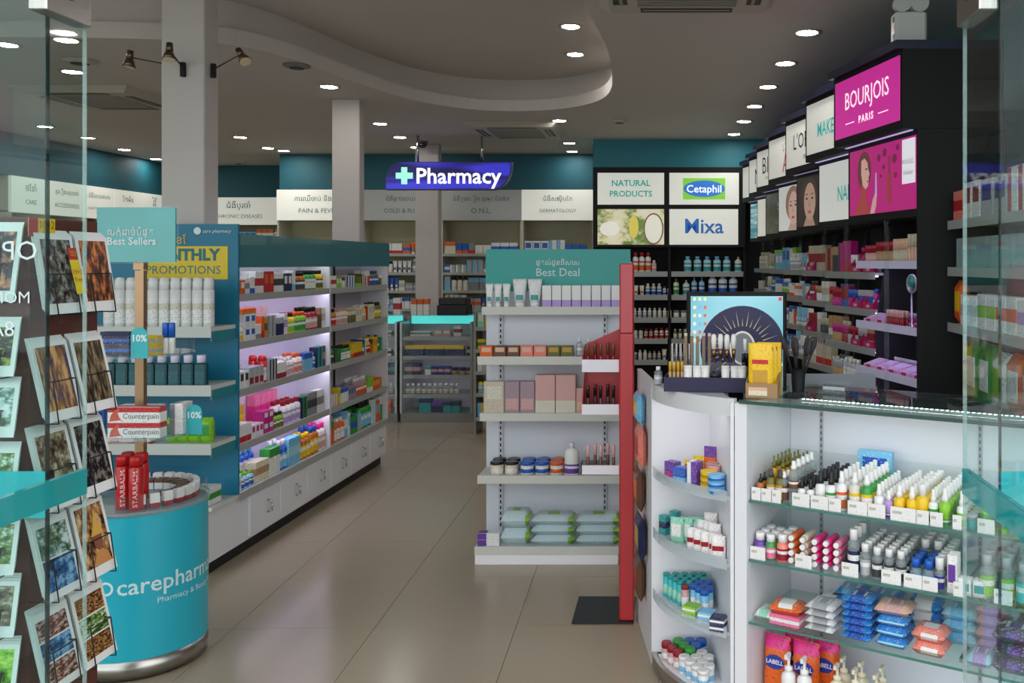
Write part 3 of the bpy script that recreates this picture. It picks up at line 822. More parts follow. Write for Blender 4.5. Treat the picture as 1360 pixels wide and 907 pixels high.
z0 = zs5[1]
fill(G, z0, .275, [(B_('white', 'white', 'sky', .025, .12), 1, 2), (B_('white', 'white', 'yellow', .022, .095), 1, 2), (C_('white', 'blue', .055, .05, .07, 'block'), 2, 1, 2), (C_('white', 'grey', .06, .06, .08, 'base'), 1, 2), (C_('orange', 'red', .03, .05, .12, 'base'), 1, 1), (C_('gold', 'brown', .03, .06, .115, 'mid'), 1, 1),
    (C_('silver', 'grey', .045, .05, .12, 'left'), 2, 2), (C_('navy', 'silver', .045, .05, .1, 'top'), 2, 2), (C_('white', 'lilac', .04, .05, .12, 'mid'), 1, 2), (B_('yellow', 'black', 'lime', .024, .12), 2, 2), (B_('lime', 'orange', 'green', .024, .12), 3, 2), (B_('crimson', 'black', 'rose', .026, .14), 3, 2), (C_('brown', 'tan', .04, .05, .13, 'top'), 1, 1), (C_('white', 'beige', .05, .05, .13, 'mid'), 1, 1)], where1(1), jitter=.003, xmax=1.442)
fill(G, z0 + .1416 + .0, .355, [(C_('orange', 'gold', .032, .05, .03, 'base'), 4, 1)], 'lying on the white and blue cartons of the lit bay', .02)
fill(G, z0, .36, [(C_('white', 'lilac', .06, .05, .15, 'top'), 4, 1), .05, (C_('white', 'rose', .07, .05, .16, 'top'), 3, 1)], 'at the back of the second lit gondola shelf', .145)
z0 = zs5[2]
fill(G, z0, .275, [(C_('white', 'charcoal', .045, .045, .09, 'block'), 3, 2), (C_('silver', 'crimson', .05, .045, .10, 'low'), 3, 2), (B_('red', 'red', 'white', .024, .15, 'can'), 1, 2), (C_('charcoal', 'silver', .03, .05, .12, 'left'), 3, 2), (C_('white', 'crimson', .035, .05, .09, 'base'), 3, 2), (B_('white', 'white', 'rose', .026, .11), 2, 2), (B_('white', 'orange', 'salmon', .026, .12), 2, 2),
    (C_('sky', 'blue', .06, .05, .11, 'top'), 2, 1), (B_('aqua', 'white', 'blue', .024, .1), 1, 2), (C_('teal', 'navy', .045, .05, .13, 'left'), 2, 1), (C_('charcoal', 'tan', .035, .05, .13, 'mid'), 2, 1), (C_('rose', 'grey', .035, .05, .125, 'mid'), 2, 1)], where1(2), jitter=.003, xmax=1.442)
fill(G, z0, .28, [(C_('white', 'lilac', .05, .04, .15, 'base'), 5, 1)], 'at the back of the third lit gondola shelf', .145)
z0 = zs5[3]
fill(G, z0, .275, [(C_('white', 'red', .03, .07, .095, 'base'), 5, 1), (C_('white', 'magenta', .04, .07, .07, 'block'), 3, 1), (C_('magenta', 'white', .055, .07, .06, 'block'), 2, 1, 2), (B_('lime', 'black', 'olive', .02, .09), 3, 2), (B_('white', 'crimson', 'lilac', .026, .14), 4, 2), (C_('green', 'navy', .035, .05, .13, 'left'), 2, 1), (C_('grey', 'charcoal', .03, .05, .14, 'mid'), 4, 1), (C_('white', 'grey', .03, .05, .14, 'mid'), 3, 1)], where1(3), jitter=.003, xmax=1.442)
fill(G, z0, .30, [(C_('yellow', 'gold', .05, .05, .16, 'top'), 6, 1), .12, (C_('hotpink', 'pink', .065, .05, .19, 'top'), 4, 1)], 'at the back of the fourth lit gondola shelf', .15)
fill(G, .352, .275, [(C_('white', 'beige', .05, .05, .08, 'mid'), 1, 2), (B_('aqua', 'lime', 'blue', .022, .08), 3, 2), (C_('cream', 'tan', .035, .06, .11, 'mid'), 4, 1), (C_('white', 'green', .06, .06, .15, 'top'), 2, 1), (B_('blue', 'white', 'sky', .024, .17), 2, 2), (C_('sky', 'aqua', .035, .06, .16, 'mid'), 4, 1), (B_('amber', 'yellow', 'yellow', .024, .15), 3, 2), (B_('amber', 'blue', 'yellow', .027, .17), 2, 2),
    (B_('white', 'hotpink', 'rose', .026, .17), 2, 2), (B_('white', 'lime', 'grey', .026, .16), 2, 2), (C_('white', 'magenta', .03, .05, .16, 'low'), 4, 1), (B_('white', 'red', 'rose', .03, .19), 2, 2), (C_('white', 'crimson', .05, .06, .19, 'low'), 2, 1)], 'on the bottom board of the purple-lit gondola bay', .012, jitter=.003, xmax=1.442)
fill(G, .352, .30, [(C_('pink', 'red', .05, .06, .12, 'top'), 4, 1), (B_('blue', 'sky', 'white', .025, .16), 4, 1)], 'behind the front row of the lit bay bottom board', .142)
gp = [['white', 'red', 'rose', 'olive', 'lime', 'charcoal'], ['gold', 'rose', 'beige', 'olive', 'silver', 'yellow', 'cream'], ['charcoal', 'yellow', 'white', 'orange', 'olive', 'green'], ['lime', 'white', 'rose', 'tan', 'mauve', 'yellow', 'orange'], ['white', 'sky', 'orange', 'green', 'cream', 'silver']]
for k, (z, pl) in enumerate(zip(zs5 + [.352], gp)):
    fill(G, z, 1.485, rand_items(1.03, [.12, .13, .12, .13, .19][k], pl, 'cccccb' if k != 2 else 'ccbb', .03, .05, 2), f'on the {ORD[k] if k < 4 else "bottom"} shelf of the unlit gondola bay', jitter=.003, xmax=2.553)
p = C_('red', 'orange', .07, .06, .14, 'block'); 

# end shelves of the gondola
fill(E_, ez[0], .30, [(B_('E4E4E4', 'EAEAEA', 'white', .026, .245, 'can', desc='tall white aerosol spray can', lab=(.1, .75), caph=.24), 10, 1)], 'on the teal gondola end', .03, gap=.004)
mw_ = B_('14505A', 'E6E0F0', '1C5E66', .030, .15, 'square', .6, capr=.021, caph=.25, lab=(.1, .62), desc='dark green mouthwash bottle with a pale lilac cap')
fill(E_, ez[1], .31, [(mw_, 8, 1)], 'on the teal gondola end', .02, gap=.006)
fill(E_, ez[2], .24, [(C_('white', 'red', .075, .05, .035, 'base'), 4, 1)], 'under the round acrylic tray on the gondola end', .01)
fill(E_, ez[2], .62, [(pouch('lime', 'green', .058, .125, .06, 'bright green refill pack with a clear window', name='refill_pack', cat='pack'), 4, 1)], 'on the lowest end shelf', .03, gap=.0)
fill(E_, .352, .35, [(pouch('indigo', 'lilac', .05, .15, .05, 'purple and blue refill pack', name='refill_pack', cat='pack'), 5, 1)], 'on the bottom board of the gondola end', .06, gap=.002)
fill(E_, .352, .755, [(C_('white', 'green', .1, .12, .085, 'mid', desc='white carton with a green tick mark'), 1, 1)], 'on the gondola base corner', .01)

# ------------------------------------------------------------------ round teal promotion stand
DX, DY, DR = -2.085, 3.56, .237
t = thing('promotion_stand', 'round teal promotion drum with a steel base and tiered acrylic trays', 'display stand', (DX, DY, 0))
MB().lathe([(DR, .075), (DR, .612)], 48, cap=False).build('drum', mat('1FB2C8', .35, coat=.2), t)
MB().lathe([(DR*.93, 0), (DR*.94, .012), (DR*1.005, .014), (DR*1.005, .078)], 48).build('steel_base', M_steel, t)
MB().lathe([(DR + .006, .6125), (DR + .006, .628)], 48).build('acrylic_top', glass((.8, .9, .9), .25, 'frosted_top'), t)
MB().lathe([(DR - .004, .6285), (DR - .004, .69)], 48, cap=False).build('acrylic_rim', G_acr, t)
MB().box(-.017, .017, -.012, .012, .6285, ZP(275, DY) - .25).build('pole', mat('B08C6C', .3, .7), t)
M_tag = mat('35B5BC', .4)
def tier(z, r, hh):
    s = MB().lathe([(r, z - .008), (r, z)], 36).build('tray', glass((.85, .9, .9), .12, 'tray_acrylic'), t)
    MB().lathe([(r - .002, z + .0005), (r - .002, z + hh)], 36, cap=False).build('tray_rim', G_acr, s)
    return s
zt1, zt2 = .885, 1.20
s1_ = tier(zt1, .20, .05); s2_ = tier(zt2, .19, .05)
def pcttag(par, px, z, r):
    x = XP(px, DY - r) - DX; y = -math.sqrt(max(.0001, (r + .004)**2 - x*x)); 
    tg = MB().prism([(-.032, 0), (.032, 0), (.032, .085)] + arc(0, .085, .032, .032, 20, 160, 8) + [(-.032, .085)], 0, .0015, Matrix.Translation((x, y, z)) @ Rx).build('discount_tag', M_tag, par)
    text('10%', .035, mat('E8F4F4', .5), tg, x, y - .003, z + .075, bold=.001)
pcttag(s1_, 222, zt1 - .006, .20); pcttag(s2_, 181, zt2 - .006, .19)
zb_ = ZP(348, DY); zt_ = ZP(276, DY)
sg = MB().box(-.155, .152, -.03, -.022, zb_, zt_).build('sign_board', mat('4AA6A4', .12, noise=.18, nscale=5, coat=.6), t)
MB().box(-.162, .159, -.0215, -.018, zb_ - .006, zt_ + .006).build('acrylic_holder', G_acr, t)
text('លក់ដាច់បំផុត', .05, mat('C8D8D8', .5), sg, -.155 + .04, -.032, ZP(309, DY), align='LEFT', width=.18, bold=.001)
text('Best Sellers', .05, mat('D4E2E2', .5), sg, -.155 + .04, -.032, ZP(321, DY), align='LEFT', width=.19, bold=.0012)
MB().box(-.02, .02, -.0175, .014, zb_ - .03, zt_ - .02).build('sign_clamp', mat('B08C6C', .3, .7), t)
def bent(body, size, z, a0, width, bold, shear=0.0):
    me = tmesh(body, size, mat('D6EEF0', .45), bold, 'LEFT', shear).copy()
    bm = bmesh.new(); bm.from_mesh(me)
    bmesh.ops.triangulate(bm, faces=bm.faces)
    bmesh.ops.subdivide_edges(bm, edges=[e for e in bm.edges if e.calc_length() > .02], cuts=2)
    x1 = max(v.co.x for v in bm.verts); k = width / x1
    for v in bm.verts:
        a = a0 + v.co.x * k / DR; zz = v.co.y * k
        v.co = ((DR + .0012) * math.cos(a), (DR + .0012) * math.sin(a), z + zz)
    bm.to_mesh(me); bm.free()
    return obj('lettering', me, t)
bent('carepharmacy', .1, .352, math.radians(-79), .49, .001)
bent('Pharmacy & Beauty World', .03, .287, math.radians(-47), .33, .0)
lg = MB(); a0 = math.radians(-87.5)
lg.v = []; ring = []
for i in range(24):
    th = 2*math.pi*i/24
    for rr in (.017, .026):
        a = a0 + rr*math.cos(th)/DR; ring.append(((DR+.0012)*math.cos(a), (DR+.0012)*math.sin(a), .352 + rr*math.sin(th)))
lg.add(ring, [(2*i, 2*i+1, (2*i+3) % 48, (2*i+2) % 48) for i in range(24)]); lg.build('round_logo', mat('D6EEF0', .45), t)
# goods on the drum
sb = Proto('spray_can', 'can', 'red muscle spray can with white vertical lettering', .05, .05, .2)
sb.part('spray_can', MB().lathe([(.022, 0), (.025, .004), (.025, .155), (.02, .164)], 18), mat('C0141C', .3, coat=.4))
sb.part('cap', MB().lathe([(.023, .165), (.023, .195), (.019, .2)], 18), mat('C0141C', .35))
tx = tmesh('STARBALM', .026, mat('F0E6E2', .5), 0, 'LEFT').copy()
bm = bmesh.new(); bm.from_mesh(tx); bmesh.ops.triangulate(bm, faces=bm.faces)
kx = .135 / max(v.co.x for v in bm.verts)
for v in bm.verts:
    a = -math.pi/2 - v.co.y * .85 / .0255; v.co = (.0256*math.cos(a), .0256*math.sin(a), .012 + v.co.x*kx)
bm.to_mesh(tx); bm.free()
sb.parts.append(('lettering', tx))
for i, (px, dy) in enumerate([(163, -.165), (181, -.18), (170, -.105), (188, -.115)]):
    place(sb, (XP(px, DY + dy), DY + dy, .629), rng.uniform(-.2, .3) + .3, 'on the teal drum')
sm = C_('white', 'crimson', .034, .022, .052, 'base', ink='brown'); sm2 = C_('white', 'brown', .034, .05, .04, 'top', ink='grey')
for i in range(14):
    a = math.radians(-60 + i*13.5); r_ = .195
    place(sm, (DX + r_*math.cos(a), DY + r_*math.sin(a), .629), a + math.pi/2, 'round the rim of the teal drum')
for i in range(11):
    a = math.radians(-45 + i*17); r_ = .150
    place(sm2, (DX + r_*math.cos(a), DY + r_*math.sin(a), .629), a + math.pi/2, 'in the inner ring on the teal drum')
for i in range(2):
    a = math.radians(-152 - i*14); place(C_('white', 'charcoal', .036, .02, .06, 'mid'), (DX + .2*math.cos(a), DY + .2*math.sin(a), .629), a + math.pi/2, 'behind the postcards on the teal drum')
cp = C_('white', 'red', .20, .05, .058, 'top', ink='grey', desc='white pain cream carton with a red kneeling figure')
if 'txt' not in cp.__dict__:
    cp.txt = 1
    cp.parts.append(('lettering', (lambda me: ([setattr(v, 'co', (v.co.x*.85 + .028, -.0256, v.co.y*.9 + .024)) for v in me.vertices], me)[1])(tmesh('Counterpain', .032, mat('4A4448', .5), 0, 'CENTER').copy())))
    fg = MB().prism([(-.092, .004), (-.05, .01), (-.04, .004), (-.055, .02), (-.06, .036), (-.052, .046), (-.06, .052), (-.07, .046), (-.085, .03)], .0255, .0262, Rx)
    cp.part('red_figure', fg, mat('D05A48', .5))
for k in range(2):
    place(cp, (DX + .045, DY - .10, zt1 + k*.0595), 0, 'on the lower acrylic tray')
    place(C_('white', 'grey', .05, .09, .058, 'left'), (DX + .1585, DY + .0, zt1 + k*.0595), .1, 'beside the pain cream on the lower acrylic tray')
place(C_('blue', 'navy', .05, .05, .1, 'block'), (DX - .15, DY - .03, zt1), .4, 'beside the pain cream on the lower acrylic tray')
place(C_('white', 'silver', .16, .05, .1, 'top'), (DX + .02, DY - .045, zt1), 0, 'behind the pain cream on the lower acrylic tray')
place(C_('silver', 'white', .16, .05, .1, 'top'), (DX - .03, DY + .06, zt1), 0, 'at the back of the lower acrylic tray')
sal = C_('navy', 'blue', .115, .045, .036, 'mid', ink='yellow', desc='navy ointment carton with yellow and green lettering')
yel = C_('yellow', 'silver', .095, .045, .036, 'mid', ink='charcoal', desc='yellow and silver ointment carton')
for k in range(2):
    place(sal, (DX - .03, DY - .10, zt2 + k*.0375), 0, 'on the upper acrylic tray')
    place(yel, (DX + .085, DY - .10, zt2 + k*.0375), 0, 'on the upper acrylic tray')
place(C_('navy', 'indigo', .115, .045, .085, 'base'), (DX - .06, DY - .048, zt2), 0, 'at the back of the upper acrylic tray')
for i in range(2): place(stick('white', 'blue', .012, .12, 'roll_on', 'white roll-on stick with a blue cap and green band'), (DX + .128 + i*.0245, DY - .055, zt2), 0, 'on the upper acrylic tray')

# ------------------------------------------------------------------ postcard rack
t = thing('postcard_rack', 'brown boarded postcard rack with black wire pockets behind the glass', 'rack', (-1.735, 2.255, 0))
MB().box(-.22, .228, -.128, .122, .12, 1.66).build('core_board', mat('5A2A1C', .45, noise=.12, nscale=8), t)
MB().lathe([(.24, 0), (.24, .02), (.05, .03), (.03, .12)], 24).build('base', M_black, t)
wires = M_black
def picture(kind):
    P = photo
    return {'stone': P('1C1A18', '5A5650', 'A8A49C', 7), 'sunset': P('1E2A5A', '8A5A3C', 'E0A870', 3, (3, 1, .7)), 'wood': P('160A06', '6A2C10', 'D8823C', 6, (1, 1, .6)), 'roots': P('1E1A12', '5C4630', '9C8A6C', 5, (2.2, 1, .7)),
      'night': P('06060A', '14141A', '807C70', 6), 'ruin': P('2A2620', '6A6048', 'C2BCA0', 5), 'blue': P('12304A', '2C6AA0', '8CB8D8', 3, (1.5, 1, 1)), 'dancer': P('2A1810', 'A8743C', 'E0C090', 5), 'market': P('2A2420', '8A4A34', 'C8C0B8', 9), 'spice': P('241408', '7A4A22', 'C09458', 14),
      'rice': P('2C5A0E', '6CB428', 'C4E46C', 3), 'tree': P('20401A', '6A8A30', 'D8E8E0', 5), 'lake': P('2A4A30', '6A8A78', 'D8E4E4', 4), 'city': P('10182C', '3C3440', 'E89A6C', 3), 'dark': P('0A1210', '22302A', 'A8A848', 8)}[kind]
CARD = {}
def postcard(kind, w_, h_):
    key = (kind, w_, h_)
    if key in CARD: return CARD[key]
    nm = {'stone': 'grey carved stone', 'sunset': 'purple sunset over water', 'wood': 'orange sunlit forest', 'roots': 'twisted brown tree roots', 'night': 'pale carving on black', 'ruin': 'mossy temple ruins', 'blue': 'blue sky and water scenes', 'dancer': 'golden headdress', 'market': 'crowded market scenes', 'spice': 'brown spices', 'rice': 'bright green rice field', 'tree': 'sunlit green trees', 'lake': 'green lakeside', 'city': 'orange skyline', 'dark': 'dark leaves with yellow lights'}[kind]
    p = Proto('postcard', 'postcard', f'white-bordered postcard printed with {nm}', w_, .002, h_)
    p.part('postcard', MB().box(-w_/2, w_/2, 0, .0014, 0, h_), mat('E8E8E6', .4))
    b = .011
    if kind in ('blue', 'market', 'spice'):
        k2 = {'blue': ('blue', 'lake'), 'market': ('market', 'blue'), 'spice': ('spice', 'tree')}[kind]
        n = 3 if kind != 'blue' else 2; hh = (h_ - 2*b - .012)/n
        for i in range(n):
            p.part('picture', MB().box(-w_/2 + b, w_/2 - b, -.0007, -.0001, b + .008 + i*hh, b + .004 + (i+1)*hh), picture(k2[i % 2]))
    else:
        p.part('picture', MB().box(-w_/2 + b, w_/2 - b, -.0007, -.0001, b + .014, h_ - b), picture(kind))
        if kind == 'dancer':
            p.part('face', MB().prism(arc(.012, .085, .017, .024, 0, 350, 16), .001, .0016, Rx), mat('8A5236', .5))
            p.part('headdress', MB().prism([(-.012, .1), (.036, .1), (.028, .125), (.014, .16), (.002, .125)], .0016, .0022, Rx), mat('D8A84C', .4))
            p.part('robe', MB().prism([(-.025, .026), (.045, .026), (.04, .05), (.02, .064), (0, .06)], .001, .0016, Rx), mat('C88A4C', .5))
    CARD[key] = p
    return p
blank = Proto('postcard', 'postcard', 'plain white postcard edge in a pocket of the rack', .13, .002, .18)
def pocket(face, u, z, w_, h_, kind, n=4):
    """face 0 looks at the street, face 1 at the aisle; u = distance along the face"""
    lean = math.radians((-9 if z > 1.45 else -13) if face else -10)
    rz = math.pi/2 if face else 0.0
    fr = Fr(-1.507, 2.10, 0, rz) if face else Fr(-1.505, 2.127, 0, 0.0)
    out = .062 if face else .05
    p = postcard(kind, w_, h_); 
    for i in range(n):
        q = fr.pt(u + i*.0032*(1 if face else -1), -out + i*.0062, z - h_/2 + i*.004)
        place(p, q, rz, 'in the aisle side of the rack' if face else 'in the street side of the rack', rx=lean, ry=0)
    q0 = Vector(t.location)
    def L(a, b, c): v = fr.pt(u + a, b, c); return (v.x - q0.x, v.y - q0.y, v.z)
    zb = z - h_/2 - .004; k = w_*.32
    m = MB()
    for sx in (-k, k): m.wire([L(sx, .0, zb), L(sx, -out - .01, zb), L(sx, -out + .004, zb + h_*.52)], .0016, 5)
    m.wire([L(-k, -out + .004, zb + h_*.52), L(k, -out + .004, zb + h_*.52)], .0016, 5)
    m.wire([L(k, -out + .004, zb + h_*.52), L(k, -.004, zb + h_*.52)], .0016, 5).wire([L(-k, -out + .004, zb + h_*.52), L(-k, -.004, zb + h_*.52)], .0016, 5)
    m.build('wire_pocket', wires, t)
zrow = [1.525, 1.272, 1.063, .853, .635]
for i, (ka, kb) in enumerate([('stone', 'wood'), ('sunset', 'roots'), ('ruin', 'night'), ('blue', 'dancer'), ('market', 'spice')]):
    pocket(1, .062, zrow[i], .126, .19, ka); pocket(1, .20, zrow[i] + (.0 if i else 0), .126, .19, kb)
for i, (k_, z) in enumerate(zip(['city', 'dark', 'lake', 'tree', 'tree', 'ruin', 'rice'], [1.55, 1.352, 1.212, 1.06, .895, .752, .605])):
    pocket(0, -.09, z, .17, .175 if i == 0 else .125, k_)
pr = thing('price_label', 'red and yellow ten for two free label on a postcard pocket', 'label', fr_ if False else W(100, 350, 2.1))
pr.location = (-1.442, 2.20, 1.515); pr.rotation_euler = (math.radians(-13), 0, math.pi/2)
MB().box(-.016, .016, -.0012, 0, -.04, .045).build('yellow_card', mat('E8C818', .4), pr)
MB().box(-.016, .016, -.0012, 0, .0455, .075).build('red_card', mat('C0181C', .4), pr)
text('10+2\nfree', .018, mat('C0181C', .4), pr, 0, -.002, .005, name='lettering'); text('VALUE\nPACK', .008, mat('E8C818', .4), pr, 0, -.002, .06, name='lettering')
pr2 = thing('price_label', 'yellow and red free offer label above the carved stone postcards', 'label', (-1.485, 2.135, 1.635)); pr2.rotation_euler = (0, 0, math.pi/2)
MB().box(-.045, .045, -.0012, 0, -.022, .022).build('yellow_card', mat('E8C818', .4), pr2); MB().box(-.0455, -.015, -.002, -.0013, -.022, .022).build('red_card', mat('C0181C', .4), pr2)
text('10+2', .026, mat('C0181C', .4), pr2, .015, -.002, .006, name='lettering'); text('free', .016, mat('C0181C', .4), pr2, .015, -.002, -.013, name='lettering')
# ------------------------------------------------------------------ best deal shelf
bx, by = -1.004, 4.65
bw = .737
t = thing('promotion_shelf', 'white five shelf promotion rack headed by a teal best deal board', 'shelf', (bx, by, 0))
MB().box(.0, bw, .285, .30, .0, 1.5).build('back_panel', mat('D6DAE2', .5), t)
hd = MB().box(.0, bw + .05, .27, .284, 1.40, ZP(331, 4.93)).build('header_board', mat('2FA39C', .4), t)
text('ផ្តល់ជូនពិសេស', .07, mat('C9DEDC', .5), hd, XP(741, 4.92) - bx, .268, ZP(349, 4.92), width=.235, bold=.001)
text('Best Deal', .07, mat('C9DEDC', .5), hd, XP(741, 4.92) - bx, .268, ZP(362, 4.92), width=.235, bold=.0005)
for x in (.07, bw - .10):
    u = MB().box(x, x + .022, .276 - .006, .2845 - .006 + .006 - .0005, .10, 1.39).build('slotted_upright', mat('C4C8CC', .4), t)
    sl = MB()
    for i in range(40): sl.box(x + .007, x + .015, .2685, .2698, .12 + i*.031, .138 + i*.031)
    sl.build('slots', M_dark, u)
MB().box(-.002, bw, .0, .268, 0, .068, .003).build('kick_plate', mat('F6F6F8', .4), t)
BS = [(1.3165, 4.83), (1.062, 4.72), (.757, 4.78), (.441, 4.72), (.092, 4.65)]
for z, y in BS:
    s = MB().box(0, bw, y - by, .268, z - .02, z).build('shelf', mat('DADBD6', .45), t)
    MB().box(-.002, bw + .002, y - by - .006, y - by - .0005, z - .04, z + .003).build('shelf_lip', mat('D3D4CC', .45), s)
def bfr(k): z, y = BS[k]; return Fr(bx, y, 0, 0), z
whB = lambda k: f'on the {["top", "second", "third", "fourth", "bottom"][k]} best deal shelf'
fr, z = bfr(0)
fill(fr, z, .012, [(tube('white', 'white', 'teal', .042, .125, 'small white cream tube with navy and teal print'), 3, 1), .006, (tube('white', 'white', 'teal', .077, .15, 'large white cream tube with navy and teal print'), 2, 1), (C_('white', 'lilac', .049, .05, .115, 'base', ink='sky', desc='white cream carton with blue foil corners', text=.66), 8, 1)], whB(0), .012, gap=.004)
fr, z = bfr(1)
for i, c in enumerate(['orange', 'brown', 'brown', 'salmon', 'salmon', 'olive', 'olive']):
    p = C_(c, 'peach' if i < 5 else 'gold', .066, .06, .055, 'block', desc=f'{["orange", "brown", "brown", "coral", "coral", "olive", "olive"][i]} perfume carton with a lighter front panel')
    place(p, fr.pt(.04 + i*.0705, .045, z), 0, whB(1))
fill(fr, z, .51, [(B_('white', 'white', 'silver', .018, .095, clear=True, desc='clear gel bottle with white cap'), 2, 1)], whB(1), .02, gap=.012)
fr, z = bfr(2)
fill(fr, z, .015, [(C_('beige', 'ivory', .108, .06, .165, 'block', ink='mauve', desc='tall beige gift carton with floral print'), 1, 1), (C_('mauve', 'rose', .078, .06, .165, 'low', ink='grey', desc='mauve gift carton with grey lettering'), 2, 1), (C_('rose', 'ivory', .106, .07, .20, 'base', ink='peach', desc='large pink floral gift carton'), 2, 1), (C_('rose', 'peach', .045, .06, .13, 'low', desc='small pink carton'), 1, 1)], whB(2), .012, gap=.003)
fr, z = bfr(3)
jk = jar('cream', 'black', .036, .066, .22, 'white', 'cream body butter jar with black lid'); jb = jar('white', 'blue', .037, .066, .26, 'blue', 'white cream jar with blue lid'); jo = jar('white', 'orange', .037, .066, .26, 'orange', 'white cream jar with orange lid')
fill(fr, z, .055, [(jk, 2, 2), .006, (jb, 2, 2), (jo, 1, 2)], whB(3), .012, gap=.004)
fill(fr, z, .448, [(B_('white', 'white', 'purple', .038, .165, 'oval', .6, capr=.014, caph=.16, lab=(.05, .4), desc='white lotion bottle with purple label'), 1, 1)], whB(3), .012)
fr, z = bfr(4)
fill(fr, z, .01, [(C_('white', 'purple', .112, .06, .031, 'left', desc='flat white and purple carton'), 1, 1, 2)], whB(4), .012)
wp = lambda w_, h_: pack('C4DCE2', 'lime', w_, .14, h_, f'{"short" if w_ < .16 else "long"} pale blue wet wipes pack with a green leaf', lab='D8E6EA', style=(.86, .98, .15, .8))
fill(fr, z, .128, [(wp(.15, .085), 1, 1, 2)], whB(4), .012)
fill(fr, z, .285, [(wp(.225, .05), 2, 1, 3)], whB(4), .012, gap=.008)

# ------------------------------------------------------------------ red floor stand with make-up trays
rx_, ry_ = -.188, 3.93
t = thing('display_stand', 'slim red floor stand with black base plate and red make-up trays', 'display stand', (rx_, ry_, 0))
MB().box(XP(759, 3.88) - rx_, .03, -.05, .26, 0, .008, .003).build('base_plate', mat('1C1E22', .4), t)
MB().box(-.032, .032, -.03, .03, .0085, ZP(443, 3.9), .006).build('post', mat('B8242C', .3, coat=.4), t)
MB().box(-.031, .031, -.03, .03, ZP(443, 3.9) + .002, ZP(350, 3.9), .006).build('post_top', mat('B8242C', .3, coat=.4), t)
M_redp = mat('B02A30', .35); M_wp = mat('E4E2EA', .45)
def tray(zb, zf, zt, back, label_m=M_redp, x0=-.195, slope=0.0):
    s = MB().box(x0, -.034, .0, .12, zb, zb + .006).build('tray_floor', M_wp, t)
    MB().box(x0, -.034, -.006, -.0005, zb - .004, zf).build('tray_front', M_wp, s)
    b = MB(); b.prism([(-.0, zb), (.121, zb), (.121, zt - slope), (.10, zt - slope), (-.0, zf + .01)], 0, .004, Matrix.Translation((x0, 0, 0)) @ Matrix(((0, 0, 1, 0), (1, 0, 0, 0), (0, 1, 0, 0), (0, 0, 0, 1))))
    b.build('tray_side', M_redp if label_m is M_redp else G_acr, s)
    MB().prism([(x0 + .0045, zb + .0065), (-.034, zb + .0065), (-.034, zt), (x0 + .0045, zt - slope)], -.126, -.122, Rx).build('tray_back', label_m, s)
    return s
zA, zB, zC = ZP(492, 3.95), ZP(548, 3.95), ZP(627, 3.95)
tray(zA, zA + .05, ZP(438, 3.97), True, slope=.07); tray(zB, zB + .04, ZP(496, 3.97), True); tray(zC, zC + .035, ZP(598, 3.97), True, G_acr)
for k, zz in enumerate((zA, zB, zC)):
    for i in range(5):
        p = stick(['crimson', 'charcoal', 'brown'][k], ['brown', 'black', 'rose'][k], .0075, .11, 'lip_gloss', f'{["crimson", "black", "rose and brown"][k]} lip gloss tube')
        place(p, (rx_ - .18 + i*.028 + .008, ry_ + .03 + (i % 2)*.045, zz + .0062), 0, f'in the {["top", "middle", "lowest"][k]} tray of the red stand', rx=math.radians(rng.uniform(-6, 4)) if k == 2 else 0)
place(C_('charcoal', 'black', .14, .06, .06, 'base', desc='dark carton under the lowest red stand tray'), (-.62 + .22, 4.79, BS[3][0]), 0, 'on the best deal shelf')

# ------------------------------------------------------------------ lit glass cases at the back
def glass_case(x0, x1, Y, label, header, items):
    t = thing('display_case', label, 'display case', (x0, Y, 0)); w_ = x1 - x0
    MB().box(0, w_, .02, .42, .0, .09).build('base', mat('8C8E8C', .4), t)
    MB().box(.0, w_, .40, .42, .0905, 1.03).build('back_panel', mat('E0DEE8', .5), t)
    for x in (0, w_ - .02): MB().box(x, x + .02, .0, .399, .0905, .98).build('side_frame', mat('A4A6A4', .3, .6), t)
    MB().box(.0205, w_ - .0205, .30, .398, .95, 1.03).build('header_box', mat('9A9C9A', .4), t)
    MB().box(.03, w_ - .03, .294, .2995, .945, 1.035).build('lit_header', mat((.10, .78, .74), .4, emit=.75), t)
    MB().box(0, w_, .05, .42, 1.0305, 1.04).build('top_glass', G_acr, t)
    MB().add([(.021, .005, .1), (w_ - .021, .005, .1), (w_ - .021, .005, .86), (.021, .005, .86), (.021, .27, 1.025), (w_ - .021, .27, 1.025)], [(0, 1, 2, 3), (3, 2, 5, 4)]).build('front_glass', G_acr, t)
    fr = Fr(x0, Y, 0, 0)
    for k, z in enumerate([.83, .645, .46, .27]):
        s = shelf_board(t, .0205, w_ - .0205, .022, .399, z, mat('A8AAA8', .35), .032)
        MB().box(.04, w_ - .04, .04, .055, z - .028, z - .0185).build('light_strip', mat((.9, .88, 1), .5, emit=LED*.7), s)
    for k, z in enumerate([.83, .645, .46, .27, .0905]): fill(fr, z, .03, items[k], f'on the {["top", "second", "third", "fourth", "bottom"][k]} shelf of {header}', .05 if k else .17, gap=.004)
YG = 8.8
med = C_('navy', 'yellow', .19, .1, .10, 'top', ink='sky', desc='navy and yellow medical carton')
